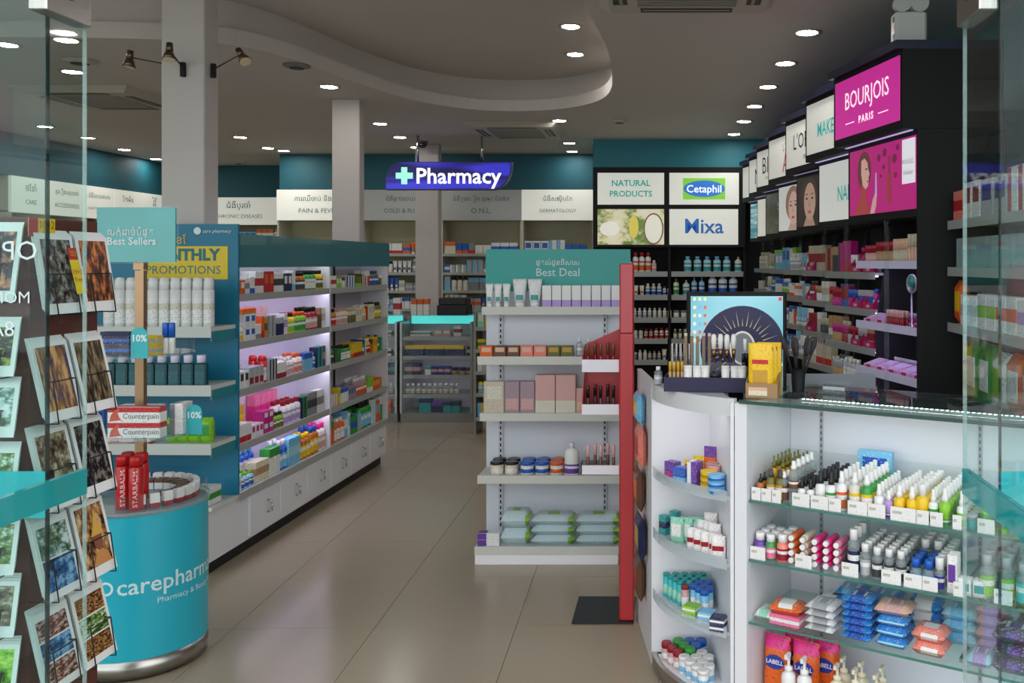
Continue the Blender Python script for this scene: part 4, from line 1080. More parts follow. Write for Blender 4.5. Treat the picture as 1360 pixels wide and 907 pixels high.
glass_case(XP(531, YG), XP(627, YG), YG, 'lit glass display case with turquoise header at the back', 'the turquoise-topped glass case',
    [[.02, (C_('white', 'grey', .1, .08, .05, 'mid'), 2, 1), .03, (C_('rose', 'white', .08, .06, .06, 'block'), 2, 1), .03, (C_('white', 'red', .07, .07, .1, 'mid'), 1, 1)], [(med, 3, 1), .03, (C_('navy', 'silver', .06, .08, .09, 'mid'), 1, 1)],
     [(C_('navy', 'rose', .075, .08, .11, 'mid'), 2, 1), .04, (C_('white', 'teal', .06, .08, .08, 'top'), 1, 1), (C_('indigo', 'rose', .06, .08, .08, 'mid'), 3, 1), (jar('tan', 'navy', .035, .07, .4), 3, 1)], [(B_('silver', 'white', 'beige', .025, .10, clear=True), 10, 1)],
     [.14, (C_('teal', 'navy', .12, .09, .14, 'top'), 1, 1), (C_('navy', 'purple', .11, .09, .10, 'top'), 1, 1), (C_('teal', 'navy', .08, .09, .10, 'top'), 2, 1)]])
glass_case(XP(440, YG), XP(527, YG), YG, 'lit glass display case partly behind the gondola end', 'the half-hidden glass case',
    [[.3, (C_('white', 'grey', .1, .08, .05, 'mid'), 2, 1)], [.35, (C_('white', 'charcoal', .06, .08, .07, 'mid'), 3, 1)], [.33, (C_('navy', 'teal', .09, .08, .11, 'mid'), 3, 1)], [.35, (B_('silver', 'white', 'beige', .025, .10, clear=True), 4, 1)], [.35, (C_('orange', 'red', .09, .08, .12, 'mid'), 2, 1)]])
fr = Fr(XP(515, YG), YG + .08, 1.0405, 0)
fill(fr, 0, .02, [(C_('white', 'red', .07, .07, .17, 'mid'), 1, 1), .1, (C_('white', 'orange', .055, .06, .16, 'top'), 3, 1)], 'on top of the turquoise-topped glass case', .02)
t = thing('receipt_printer', 'black till machine on top of the turquoise-topped glass case', 'machine', (XP(604, YG + .2), YG + .2, 1.0405))
MB().box(-.15, .15, -.12, .12, 0, .10, .01).build('body', M_dark, t); MB().box(-.14, .14, -.1, .11, .1005, .17, .015).build('lid', mat('2A2826', .4), t)
# low side shelf with small packets between the glass case and the promotion rack
YQ = 8.2
sx0 = XP(629, YQ); t = thing('wire_side_shelf', 'narrow grey shelf of small packets beside the glass case', 'shelf', (sx0, YQ, 0))
for x in (0, .78): MB().box(x, x + .02, 0, .3, 0, 1.12).build('upright', mat('9A9C9A', .4), t)
MB().box(.0205, .7795, .29, .3, .1, 1.12).build('back_panel', mat('B8B8A8', .5), t)
frq = Fr(sx0, YQ, 0, 0)
for k, z in enumerate([.97, .77, .57, .37, .15]):
    shelf_board(t, .0205, .7795, .0, .289, z, M_shelf, .03)
    fill(frq, z, .03, rand_items(.72, .14, ['white', 'yellow', 'green', 'sky', 'beige', 'mint'], 'ccb', .06, .1), f'on the {ORD[k]} shelf of the narrow grey shelf', .02)

# ------------------------------------------------------------------ sawtooth brand units along the right wall
FAR = [(.87, 4.80), (.82, 5.47), (.80, 6.27), (.765, 7.04), (.74, 7.74), (.73, 8.38), (.72, 9.0)]
upal = [None, ['magenta', 'charcoal', 'tan', 'silver', 'crimson'], ['white', 'charcoal', 'crimson', 'tan', 'beige'], ['orange', 'white', 'silver', 'sky'], ['blue', 'white', 'lime', 'sky', 'crimson'], ['lime', 'white', 'beige', 'rose'], ['white', 'cream', 'charcoal', 'beige']]
utext = [None, 'MAKEUP', "L'ORÉAL", 'red letter', 'BIO', 'N', None]
uname = ['the magenta brand unit', 'the make-up brand unit', 'the dark portrait unit', 'the pale portrait unit', 'the grey poster unit', 'the plain white brand unit', 'the seaside poster unit']
finish = []
MEM = lambda c, e=.5: mat(c, .4, emit=e)
for u, (fx, fy) in enumerate(FAR):
    ny = 4.075 if u == 0 else FAR[u-1][1] + .012
    nx = 1.05 if u == 0 else fx + .245*(fy - ny)
    L = math.hypot(nx - fx, ny - fy); rz = math.atan2(ny - fy, nx - fx)
    fr = Fr(fx, fy, 0, rz)          # x runs towards the street, -y to the aisle
    SKW = -math.cos(rz)/math.sin(rz)      # the unit's ends stand square to the wall
    fr.pt = (lambda F, k: lambda lx, ly, lz=0.0: Fr.pt(F, lx + k*ly, ly, lz))(fr, SKW)
    lab = ['black brand unit with a magenta cosmetics light box', 'black brand unit with white make-up and nail light boxes', 'black brand unit with a dark portrait under a white logo box', 'black brand unit with a pale portrait under a red logo box', 'black brand unit with a grey poster under a logo box', 'black brand unit with two plain white light boxes', 'black brand unit with a seaside poster next to the natural products wall'][u]
    t = thing('brand_shelf_unit', lab, 'shelf', fr.o, rz)
    bk = .44 if u == 0 else .40
    MB().box(.0, L, .0, bk, 2.16, 2.52).build('upper_light_box', M_black, t)
    MB().box(.0, L, -.03, bk, 2.5205, 2.56).build('roof_board', mat('1A1E3C', .35), t)
    MB().box(.0, L, .075, bk, 1.765, 2.158).build('lower_light_box', M_black, t)
    f1 = MB().box(.03, L - .025, -.005, -.0005, 2.20, 2.495).build('upper_panel', mat((.50, .02, .26), .4, emit=.75) if u == 0 else mat((.80, .80, .74), .4, emit=.30), t)
    lowm = [mat((.42, .01, .17), .4, emit=.6), MEM((.74, .76, .72), .4), MEM((.03, .022, .02), .25), MEM((.70, .72, .68), .4), photo('1A1A1A', '3A3A38', '5A5A56', 2, (1, 1, 1), .12), MEM((.78, .78, .70), .42), photo('1C7C88', '6CB4C4', 'D8E4E4', 1.5, (.3, .3, 3), .4)][u]
    f2 = MB().box(.03, L - .025, .070, .0745, 1.80, 2.135).build('lower_panel', lowm, t)
    MB().box(.03, L - .03, .045, .06, 2.1545, 2.1585).build('light_strip', mat((.62, .55, 1), .5, emit=.5 if u < 2 else .2), t)
    yt = -.0065
    if u == 0:
        wt = mat((.95, .86, .93), .4, emit=.8)
        text('BOURJOIS', .13, wt, f1, L*.52, yt, 2.375, width=.47, height=.115); text('PARIS', .05, wt, f1, L*.52, yt, 2.265, spacing=1.35, bold=.0015)
        for sx in (-1, 1): MB().box(L*.52 + sx*.18 - .05, L*.52 + sx*.18 + .05, -.0068, -.0056, 2.262, 2.266).build('lettering', wt, f1)
        S = lambda nm, pts, c, off, e=.55: MB().prism(pts, off, off + .0008, Rx).build(nm, MEM(c, e), f2)
        o0 = -.0695
        S('portrait_hair', arc(.20, 2.02, .075, .10, 0, 345, 18), (.12, .03, .03), o0)
        S('portrait_face', [(.17, 2.075), (.205, 2.085), (.238, 2.06), (.245, 2.03), (.262, 2.0), (.248, 1.985), (.254, 1.965), (.244, 1.94), (.215, 1.925), (.185, 1.95), (.168, 2.01)], (.60, .34, .30), o0 + .0009)
        S('portrait_lips', [(.24, 1.972), (.254, 1.968), (.245, 1.957), (.236, 1.962)], (.4, .02, .05), o0 + .0018)
        S('portrait_eye', [(.218, 2.03), (.238, 2.034), (.238, 2.026), (.22, 2.023)], (.05, .02, .02), o0 + .0018)
        S('portrait_neck', [(.175, 1.955), (.215, 1.93), (.235, 1.86), (.27, 1.802), (.09, 1.802), (.15, 1.88)], (.34, .05, .04), o0 + .0009)
        S('portrait_hand', [(.27, 1.80), (.30, 1.87), (.325, 1.90), (.34, 1.885), (.335, 1.84), (.315, 1.80)], (.55, .33, .30), o0 + .0018)
        S('lip_gloss', [(.325, 1.88), (.345, 1.88), (.34, 2.0), (.33, 2.0)], (.45, .35, .62), o0 + .0027)
        S('lip_gloss', [(.45, 1.84), (.485, 1.84), (.485, 1.985), (.45, 1.985)], (.28, .04, .03), o0 + .0009)
        S('lip_gloss_wand', [(.46, 1.986), (.475, 1.986), (.475, 2.07), (.46, 2.07)], (.18, .03, .03), o0 + .0009)
        for i, (ax, az, rr) in enumerate([(.36, 2.07, .018), (.41, 2.02, .012), (.42, 2.09, .02), (.52, 2.05, .022), (.53, 1.97, .014), (.38, 1.98, .01), (.55, 2.1, .014)]): S('pearl', arc(ax, az, rr, rr, 0, 330, 12), (.16, .01, .05), o0 + .0009)
        MB().box(.60, L - .03, .066, .0690, 1.92, 2.125).build('white_notice', MEM((.75, .74, .80), .6), f2)
        text('ROUGE', .03, MEM((.25, .24, .3), .2), f2, .655, .0645, 2.02); text('Velvet', .035, MEM((.25, .24, .3), .2), f2, .655, .0645, 1.97, shear=.4)
    elif utext[u]:
        tm = {1: mat((.03, .45, .42), .4, emit=.3), 2: M_black, 3: mat((.6, .08, .06), .4, emit=.2), 4: mat('3A3E44', .5), 5: mat('2E3438', .5)}[u]
        if u == 1: text('MAKEUP', .11, tm, f1, L*.54, yt, 2.325, width=.34, height=.085, bold=.0012); text('NAIL', .11, tm, f2, L*.58, .0685, 1.945, width=.2, height=.085, bold=.0012)
        elif u == 2: text("L'ORÉAL", .12, tm, f1, L*.5, yt, 2.36, width=.48, height=.13); text('PARIS', .05, tm, f1, L*.5, yt, 2.25)
        elif u == 3: text("L'ART", .08, tm, f1, L*.55, yt, 2.41); text('A', .2, tm, f1, L*.5, yt, 2.29)
        elif u == 4: text('BIO', .16, tm, f1, L*.45, yt, 2.36, width=.3); text('NATURALS', .03, tm, f1, L*.45, yt, 2.26); text('SIS', .09, MEM((.4, .4, .4), .2), f2, L*.5, .0685, 2.02)
        elif u == 5: text('N', .2, tm, f1, L*.4, yt, 2.33)
    if u in (2, 3):
        S = lambda nm, pts, c, off, e=.4: MB().prism(pts, off, off + .0008, Rx).build(nm, MEM(c, e), f2)
        fc = (.52, .33, .24) if u == 2 else (.66, .42, .36)
        cxf = L*.30 if u == 2 else L*.42
        S('portrait_hair', arc(cxf, 2.0, .15, .13, 0, 345, 18), (.05, .025, .015) if u == 2 else (.30, .16, .10), -.0695)
        S('portrait_face', arc(cxf + .01, 1.965, .098, .125, 0, 345, 20), fc, -.0686)
        S('portrait_neck', [(cxf - .05, 1.86), (cxf + .06, 1.86), (cxf + .1, 1.802), (cxf - .1, 1.802)], tuple(c*.8 for c in fc), -.0690)
        for sx in (-.04, .055): S('portrait_eye', arc(cxf + sx, 1.985, .018, .008, 0, 330, 10), (.06, .03, .03), -.0677); S('portrait_brow', [(cxf + sx - .025, 2.008), (cxf + sx + .025, 2.012), (cxf + sx + .02, 2.018), (cxf + sx - .02, 2.015)], (.1, .05, .03), -.0677)
        S('portrait_nose', [(cxf, 1.985), (cxf + .016, 1.93), (cxf - .004, 1.928)], tuple(c*.75 for c in fc), -.0677)
        S('portrait_lips', arc(cxf + .008, 1.895, .03, .011, 0, 330, 10), (.45, .08, .08), -.0677)
        if u == 2: S('orange_flask', arc(L*.72, 1.93, .045, .07, 0, 345, 14), (.65, .12, .02), -.0686, .7); S('orange_flask', [(L*.70, 2.0), (L*.74, 2.0), (L*.74, 2.07), (L*.70, 2.07)], (.6, .6, .6), -.0686, .5)
    # carcass and shelves
    MB().box(.0, L, bk - .02, bk, .0, 1.764).build('back_panel', M_black, t)
    sp = MB(); Ms = Matrix(((0, 0, 1, 0), (1, 0, 0, 0), (0, 1, 0, 0), (0, 0, 0, 1)))
    sp.prism([(.16 if u else .0, 0), (bk - .0205, 0), (bk - .0205, 1.764), (.20, 1.764), (.115, 1.2)], 0, .02, Matrix.Translation((L - .02, 0, 0)) @ Ms); sp.build('side_panel', M_black, t)
    if u == 0:
        MB().box(L + .0005, L + .012, .06, bk, 0, 2.157).build('end_board', M_black, t)
    rowz = [ZP(347, 4.4), ZP(432, 4.4), ZP(497, 4.4)] if u == 0 else [1.50, 1.30, 1.09, .88]
    for k, z in enumerate(rowz):
        s = MB().box(.005, L - .0205, .118, bk - .0205, z - .014, z).build('shelf', M_shelf if u else mat('A8A8B4', .35), t)
        MB().box(.005, L - .021, .112, .1175, z - .036, z + .003).build('price_strip', mat('8E9290', .35) if u else mat((.5, .48, .66), .4, emit=.15), s)  # magenta unit's strip: light shining through it is put into colour and emission
        MB().box(.02, L - .04, .13, .142, z - .023, z - .0145).build('light_strip', mat((.70, .58, 1), .5, emit=LED*3.2) if u == 0 else mat((1, .97, .9), .5, emit=LED*.32), s)
        wh = f'on the {ORD[k]} shelf of {uname[u]}'
        if u: fill(fr, z, .012, rand_items(L - .06, .13 if k else .19, upal[u], 'ccbl' if u < 3 else 'cccbt', .04, .09), wh, .15, gap=.004)
    if u in (1, 2):
        for k in (0, 1, 2):
            for j in range(1 if u == 2 else 2):
                q = Proto('cosmetics_tray', 'tray', 'magenta cardboard cosmetics tray', .12, .02, .06)
                if 'ctray' not in PC:
                    q.part('cosmetics_tray', MB().box(-.06, .06, -.014, -.011, 0, .035).prism([(-.011, 0), (.014, 0), (.014, .075), (-.011, .035)], -.06, -.057, Ms).prism([(-.011, 0), (.014, 0), (.014, .075), (-.011, .035)], .057, .06, Ms), mat('B01858', .4)); q.part('price_sticker', MB().box(-.02, .02, -.0148, -.0141, .01, .025), mat('D8A0B8', .5)); PC['ctray'] = q
                place(PC['ctray'], fr.pt(L - .12 - j*.16 if u == 1 else .1, .135, rowz[k]), rz, f'on the {ORD[k]} shelf of {uname[u]}')
    MB().box(L*.5 - .002, L*.5 + .002, .09, .111, .9, 1.76).build('acrylic_divider', G_acr, t)
    finish.append((t, SKW, rz))
    if u == 0:
        z = rowz[0]
        fill(fr, z, .02, [(stick('rose', 'crimson', .009, .085), 6, 1), (stick('tan', 'crimson', .009, .10), 9, 1), (stick('beige', 'peach', .011, .11), 6, 1), (stick('peach', 'beige', .013, .13), 6, 1), (stick('ivory', 'tan', .013, .14), 4, 1)], wh.replace('third', 'top'), .15, gap=.002, xmax=L - .025)
        for k in (1, 2):
            z = rowz[k]; wk = f'on the {ORD[k]} shelf of the magenta brand unit'
            for i in range(5):
                if k == 1 and i in (2, 3): continue
                p = PC.get('tester')
                if not p:
                    p = Proto('tester_tray', 'tray', 'lilac make-up palette tray with a magenta tab', .12, .09, .04)
                    tb = MB().add([(-.055, -.05, 0), (.055, -.05, 0), (.055, .04, 0), (-.055, .04, 0), (-.055, -.05, .012), (.055, -.05, .012), (.055, .04, .04), (-.055, .04, .04)], [(3, 2, 1, 0), (4, 5, 6, 7), (0, 1, 5, 4), (1, 2, 6, 5), (2, 3, 7, 6), (3, 0, 4, 7)])
                    p.part('tester_tray', tb, mat('E0A8D0', .3)); p.part('tab', MB().box(-.02, .02, -.053, -.0505, .0, .014), mat('B01848', .4))
                    p.part('palette', MB().add([(-.04, -.03, .0205), (.04, -.03, .0205), (.04, .03, .0375), (-.04, .03, .0375)], [(0, 1, 2, 3)]), mat('D8D0EC', .2)); PC['tester'] = p
                place(p, fr.pt(.075 + i*.125, .19, z), rz, wk)
            fill(fr, z, .06, [(stick('magenta', 'silver', .007, .05), 24, 1)], f'in the back row on the {ORD[k]} shelf of the magenta unit', .28, gap=.004)
            if k == 1: fill(fr, z, .275, [(stick('crimson', 'rose', .008, .07), 8, 2)], wk, .14, gap=.006)
            else: place(B_('white', 'white', 'lime', .024, .10, 'oval', .6), fr.pt(.63, .27, z), rz, 'at the street end of the lowest magenta shelf')

for t, SKW, rz in finish:            # square the units to the room axes
    R_ = Matrix.Rotation(rz, 4, 'Z'); sh_ = Matrix(((1, SKW, 0, 0), (0, 1, 0, 0), (0, 0, 1, 0), (0, 0, 0, 1)))
    for ch in list(t.children) + [g for c0 in t.children for g in c0.children]:
        if ch.name.startswith('lettering') and abs(ch.rotation_euler.x) > 1:
            ch.location = R_ @ sh_ @ ch.location; ch.rotation_euler.z += rz
        else: ch.data.transform(R_ @ sh_)
    t.rotation_euler.z = 0
u0 = finish[0]
q = W(1212, 432, 4.30); mz = ZP(432, 4.4) + EPS
t = thing('table_mirror', 'small round make-up mirror on the second magenta shelf', 'mirror', (1.145, 4.28, mz), math.radians(-65))
MB().lathe([(.028, 0), (.028, .004), (.006, .008), (.004, .16)], 16).build('stand', M_chrome, t)
MB().prism(arc(0, .205, .035, .045, 0, 350, 24), -.004, .004, Rx).build('rim', mat('C8C4D4', .3, .5), t)
MB().prism(arc(0, .205, .031, .041, 0, 350, 24), .0042, .0048, Rx).build('mirror_glass', mat('D8D8E0', .05, 1.0), t)
# emergency light standing on the magenta unit
q = W(1203, 50, 4.22)
t = thing('emergency_light', 'white twin head emergency light on top of the magenta unit', 'lamp', (1.115, 4.22, 2.5606))
MB().box(-.075, .075, -.045, .045, 0, .155, .012).build('battery_case', mat('D4D4D0', .45), t)
for i in range(3): MB().box(-.077, -.0755, -.03, -.005, .03 + i*.04, .055 + i*.04).build('indicator', M_dark if i != 1 else mat('C05048', .4), t)
for sx in (-.04, .04):
    hdl = MB().rod((sx, 0, .156), (sx, -.02, .19), .012, 8).rod((sx, .015, .20), (sx, -.05, .195), .035, 14, .042)
    hdl.build('lamp_head', mat('C8C8C4', .4), t)

# ------------------------------------------------------------------ white wall shelf near the door on the right
fr = Fr(1.237, 4.02, 0, -math.pi/2)
t = thing('wall_shelf_unit', 'white wall shelf of toiletries behind the right glass door', 'shelf', fr.o, fr.rz)
LN = .95
MB().box(0, LN, .44, .46, .0, 2.25).build('back_panel', mat('C8D4D4', .5), t)
nz = [1.735, 1.53, 1.285, .95]
for z in nz:
    shelf_board(t, 0, LN, .0, .439, z, mat('C4C8C6', .4), .035)
wh = lambda k: f'on the {ORD[k]} white shelf behind the right glass door'
fill(fr, nz[0], .01, [(C_('salmon', 'red', .13, .06, .13, 'mid'), 1, 1), (C_('white', 'crimson', .10, .06, .155, 'block'), 2, 1), (C_('silver', 'indigo', .14, .06, .15, 'block'), 2, 1), (C_('white', 'red', .1, .06, .17, 'left'), 2, 1), (C_('navy', 'sky', .12, .06, .16, 'mid'), 1, 1)], wh(0), .02)
bn = Proto('plastic_bin', 'bin', 'clear plastic bin with turquoise packets', .2, .12, .13)
bn.part('plastic_bin', MB().box(-.1, .1, -.06, -.057, 0, .13).box(-.1, .1, .057, .06, 0, .13).box(-.1, -.097, -.057, .057, 0, .13).box(.097, .1, -.057, .057, 0, .13), glass((.82, .88, .88), .25, 'bin_plastic'))
bn.part('contents', MB().box(-.095, .095, -.055, .055, .0, .06), pmat('turquoise', 'white', 'teal', (.2, .8, .3, .7)))
for i in range(4): place(bn, fr.pt(.12 + i*.22, .09, nz[1]), fr.rz, wh(1))
fill(fr, nz[2], .01, [(pouch('orange', 'yellow', .09, .19, .05, 'orange and red glossy bag'), 1, 1), (C_('white', 'silver', .1, .06, .13, 'mid'), 2, 1), (C_('white', 'lime', .1, .06, .14, 'mid'), 2, 1), (C_('white', 'orange', .1, .06, .14, 'mid'), 2, 1), (C_('white', 'lilac', .1, .06, .13, 'mid'), 1, 1)], wh(2), .02)
fill(fr, nz[3], .1, [(pouch('green', 'white', .15, .27, .08, 'green and white snack bag', ink='red'), 2, 1), (pouch('white', 'lime', .15, .25, .08, 'white and lime snack bag'), 1, 1), (pouch('orange', 'white', .15, .26, .08, 'orange and white snack bag', ink='red'), 2, 1)], wh(3), .04)
# ------------------------------------------------------------------ sales counter
A = Vector((-.07, 3.49)); Bp = Vector((.217, 3.07)); Cc = Vector((-.03, 3.217)); D = Vector((.167, 3.475)); S0 = Vector((-.145, 3.96))
def bez(s): return A*(1-s)**2 + Cc*2*s*(1-s) + Bp*s*s
ZT = 1.09
dv = Vector((.86, -.51)).normalized(); nv = Vector((dv.y, -dv.x)) * -1   # nv points into the counter
crz = math.atan2(dv.y, dv.x)
K = Fr(Bp.x + .004, Bp.y - .002, 0, crz)
LK = 1.35; DK = .37
arcp = [bez(i/20) for i in range(21)]
t = thing('sales_counter', 'white glass-topped sales counter with a rounded shelf end', 'counter')
# rounded end
def quarter(z0, z1, m, name, inset=0.0, parent=None):
    ctr_ = (A + Bp + D)/3
    pl = [p + (ctr_ - p).normalized()*inset for p in arcp] + [D + (ctr_ - D).normalized()*inset]
    bm = MB(); bm.prism([(p.x, p.y) for p in pl], z0, z1); return bm.build(name, m, parent or t)
def vband(pts, th, z0, z1, name, m, parent=None):
    q = offset([(p.x, p.y) for p in pts], th); mm = MB(); n = len(pts)
    v = [(p.x, p.y, z0) for p in pts] + [(p.x, p.y, z1) for p in pts] + [(a, b, z0) for a, b in q] + [(a, b, z1) for a, b in q]
    f = []
    for i in range(n-1): f += [(i, i+1, n+i+1, n+i), (2*n+i+1, 2*n+i, 3*n+i, 3*n+i+1), (n+i, n+i+1, 3*n+i+1, 3*n+i), (i+1, i, 2*n+i, 2*n+i+1)]
    f += [(0, n, 3*n, 2*n), (n-1, 3*n-1, 4*n-1, 2*n-1)]
    mm.add(v, f); return mm.build(name, m, parent or t)
vband(arcp, .02, ZT - .06, ZT, 'rim', mat('D4D6D8', .4))
quarter(ZT - .012, ZT - .001, mat('C8CACC', .35), 'end_top', .024)
vband(arcp, .02, .0, .05, 'kick_band', M_steel)
quarter(.02, .05, M_lam, 'end_floor', .024)
vband([A + Vector((0, .002)), D + Vector((0, .002))], .016, .0505, ZT - .0125, 'end_back', M_lam)
vband([Bp, D], .012, .0505, ZT - .0125, 'end_partition', M_lam)
vband([S0, A + Vector((-.002, .004))], .02, .0, ZT, 'side_panel', mat('D2D4D6', .45))
CS = [.752, .52, .285]
for z in CS:
    s = quarter(z - .012, z, mat('D4D8DC', .35), 'end_shelf', .022)
    vband(arcp[1:-1], .003, z - .016, z + .022, 'price_strip', glass((.86, .88, .9), .3, 'strip_plastic'), s)
# straight run (local frame K)
k = thing('tmp', 'x', 'x'); bpy.data.objects.remove(k)
def kb(name, m, x0, x1, y0, y1, z0, z1, parent=None):
    """a box in the counter's straight frame, kept in world axes by its own rotation"""
    mm = MB().box(x0, x1, y0, y1, z0, z1); o = mm.build(name, m, parent or t)
    if parent is None: o.location = K.o; o.rotation_euler.z = crz
    return o
kb('post', M_lam, .0, .045, -.004, .03, 0, ZT - .0125)
kb('end_wall', M_lam, .03, .045, .0305, DK - .001, .0, ZT - .0125)
kb('back_panel', mat('E6E9F0', .4), .0455, LK, DK, DK + .016, .0, ZT - .0125)
kb('bottom_board', M_lam, .0455, LK, .01, DK - .001, .02, .05)
kb('kick_plate', M_steel, .046, LK, .02, .04, .0, .0195)
tg = kb('top_glass', G_shelf, .02, LK, -.012, DK + .12, ZT - .012, ZT)
kb('glass_edge', M_gdark, .02, LK, -.0135, -.0125, ZT - .012, ZT, tg)
GS = [.752, .552, .342]
for z in GS:
    s = kb('glass_shelf', G_shelf, .047, LK, .008, DK - .002, z - .008, z)
    kb('glass_edge', mat('3E7A6C', .2, coat=.5), .047, LK, .0066, .0076, z - .008, z, s)
    for xb in (.16, .72, 1.1): kb('bracket', M_steel, xb, xb + .012, .1, DK - .003, z - .022, z - .0085, s)
for xb in (.16, .72, 1.1):
    s = kb('slotted_upright', mat('B8BCC0', .4), xb + .0, xb + .014, DK - .0035, DK - .0003, .06, ZT - .03)
    mm = MB()
    for i in range(44): mm.box(xb + .005, xb + .009, DK - .0042, DK - .0037, .07 + i*.0225, .083 + i*.0225)
    mm.build('slots', M_dark, s)
kb('top_board', mat('15181C', .25), .06, LK, .225, DK + .1, ZT - .02, ZT - .0125)
ls = kb('led_bar', mat('C8CCCC', .4), .15, LK, .195, .212, ZT - .024, ZT - .0135)
mm = MB()
for i in range(72): mm.box(.16 + i*.0165, .168 + i*.0165, .198, .209, ZT - .0132, ZT - .0127)
mm.build('diodes', mat((1, 1, 1), .4, emit=12), ls)
mm = MB().add([(.16, .197, ZT - .0245), (.16, .211, ZT - .0245), (LK - .02, .211, ZT - .0245), (LK - .02, .197, ZT - .0245)], [(0, 1, 2, 3)]); mm.build('diffuser', mat((.95, .96, 1.0), .4, emit=LED*2.3), ls)
ql = MB(); ac = [p + (D - p)*.12 for p in arcp[2:-2]]
vband(ac, .012, ZT - .022, ZT - .0135, 'end_light_strip', mat((.97, .96, 1.0), .4, emit=LED*1.35))

def t_of(px):                                   # distance along the straight front that shows at photo column px
    m_ = (px - CX)/FPX
    return (m_*K.o.y - K.o.x)/(dv.x - m_*dv.y)
def krow(px0, z, p, rows, where, n=1, front=.03, gap=.004, dgap=.003, rzj=0.0):
    x = t_of(px0)
    for i in range(n):
        for j in range(rows):
            place(p, K.pt(x + p.w/2 + i*(p.w + gap), front + p.d/2 + j*(p.d + dgap), z), crz + rng.uniform(-rzj, rzj), where)
w1 = 'on the top glass counter shelf'
z = GS[0]
krow(998, z, B_('amber', 'black', 'brown', .014, .085, 'dropper', caph=.34), 2, w1, 1)
krow(1011, z, B_('olive', 'charcoal', 'gold', .016, .105, 'spray', caph=.25), 1, w1, 2, gap=.001)
krow(1004, z, B_('gold', 'olive', 'amber', .015, .135, 'dropper', caph=.3), 5, w1, 3, front=.10)
krow(1029, z, B_('silver', 'white', 'brown', .014, .10, 'spray', clear=True), 2, w1, 1, front=.035)
krow(1040, z, B_('silver', 'white', 'brown', .018, .14, 'spray', clear=True, lab=(.45, .7)), 5, w1, 1)
krow(1053, z, B_('white', 'black', 'silver', .014, .088, 'spray', caph=.38), 4, w1, 2, gap=.003)
krow(1076, z, B_('white', 'black', 'white', .018, .118, 'spray', caph=.34), 5, w1, 1)
krow(1090, z, B_('white', 'black', 'green', .018, .118, 'spray', caph=.34), 5, w1, 1)
krow(1104, z, B_('white', 'white', 'orange', .018, .125, 'spray', caph=.3), 5, w1, 1)
krow(1121, z, B_('ivory', 'white', 'yellow', .019, .128, 'spray', caph=.3), 6, w1, 1)
krow(1137, z, B_('green', 'white', 'yellow', .019, .125, 'spray', caph=.28), 6, w1, 1)
krow(1155, z, B_('white', 'white', 'purple', .016, .10, 'spray', caph=.36, lab=(.02, .3)), 7, w1, 1)
krow(1169, z, B_('lilac', 'white', 'purple', .014, .085, 'spray', caph=.36, lab=(.02, .3)), 7, w1, 1)
krow(1181, z, B_('yellow', 'white', 'orange', .018, .105, 'spray', caph=.36, lab=(.02, .5)), 7, w1, 2)
krow(1211, z, B_('yellow', 'white', 'orange', .020, .115, 'round', caph=.3, lab=(.02, .45)), 6, w1, 1)
krow(1228, z, B_('white', 'white', 'green', .015, .105, 'spray', caph=.36), 7, w1, 1)
krow(1242, z, B_('lime', 'white', 'green', .018, .112, 'spray', caph=.36, lab=(.02, .3)), 7, w1, 1)
krow(1266, z, B_('white', 'white', 'lime', .016, .11, 'spray', caph=.4), 5, w1, 1)
krow(1279, z, jar('teal', 'silver', .017, .045, .3), 3, w1, 1)
krow(1297, z, jar('lime', 'cream', .019, .10, .12, 'green', 'tall green cup with cream lid'), 3, w1, 3, gap=.006)
krow(1352, z, C_('turquoise', 'white', .09, .05, .07, 'mid'), 2, w1, 2)
q = K.pt(t_of(1124), .30, z); place(C_('sky', 'blue', .12, .03, .15, 'block', ink='white', desc='light blue carton standing behind the spray bottles'), q, crz, w1)
w2 = 'on the middle glass counter shelf'
z = GS[1]
krow(994, z, B_('purple', 'white', 'lilac', .021, .085, 'round', caph=.3, capr=.016), 3, w2, 1)
krow(1009, z, B_('green', 'white', 'pink', .019, .085, 'round', caph=.3, capr=.015), 3, w2, 1)
krow(1024, z, B_('salmon', 'white', 'crimson', .021, .09, 'round', caph=.3, capr=.016), 3, w2, 1)
def lying(c, cname):
    key = ('lying', c)
    if key not in PC:
        p = Proto('cream_tube', 'tube', f'{cname} cream tube lying with its white cap forward', .024, .1, .024)
        m1 = MB().lathe([(.011, .018), (.012, .03), (.012, .10), (.006, .115)], 12); m1.v = [(x, zz - .06, y + .012) for x, y, zz in m1.v]; m1.f = [tuple(reversed(q_)) for q_ in m1.f]
        m2 = MB().lathe([(.0085, 0), (.0095, .002), (.0095, .0178)], 12); m2.v = [(x, zz - .06, y + .012) for x, y, zz in m2.v]; m2.f = [tuple(reversed(q_)) for q_ in m2.f]
        p.part('cream_tube', m1, mat(c, .35)); p.part('cap', m2, mat('white', .35)); PC[key] = p
    return PC[key]
for px, c, cn_ in [(1040, 'orange', 'orange'), (1055, 'cream', 'cream'), (1071, 'hotpink', 'hot pink'), (1086, 'hotpink', 'hot pink'), (1100, 'pink', 'pale pink')]:
    for i in range(4): place(lying(c, cn_), K.pt(t_of(px) + .014, .09, z + i*.0245), crz, 'stacked ' + w2)
krow(1119, z, B_('silver', 'white', 'navy', .020, .145, 'round', clear=True, caph=.24, capr=.013, desc='tall clear gel bottle with white cap and blue label'), 3, w2, 1)
krow(1136, z, B_('silver', 'white', 'silver', .017, .105, 'round', clear=True, caph=.24, capr=.012), 6, w2, 1)
krow(1152, z, B_('silver', 'white', 'charcoal', .017, .10, 'round', clear=True, caph=.24, capr=.012), 6, w2, 3, gap=.004)
krow(1203, z, B_('silver', 'blue', 'sky', .018, .085, 'round', clear=True, caph=.32, capr=.014), 3, w2, 2)
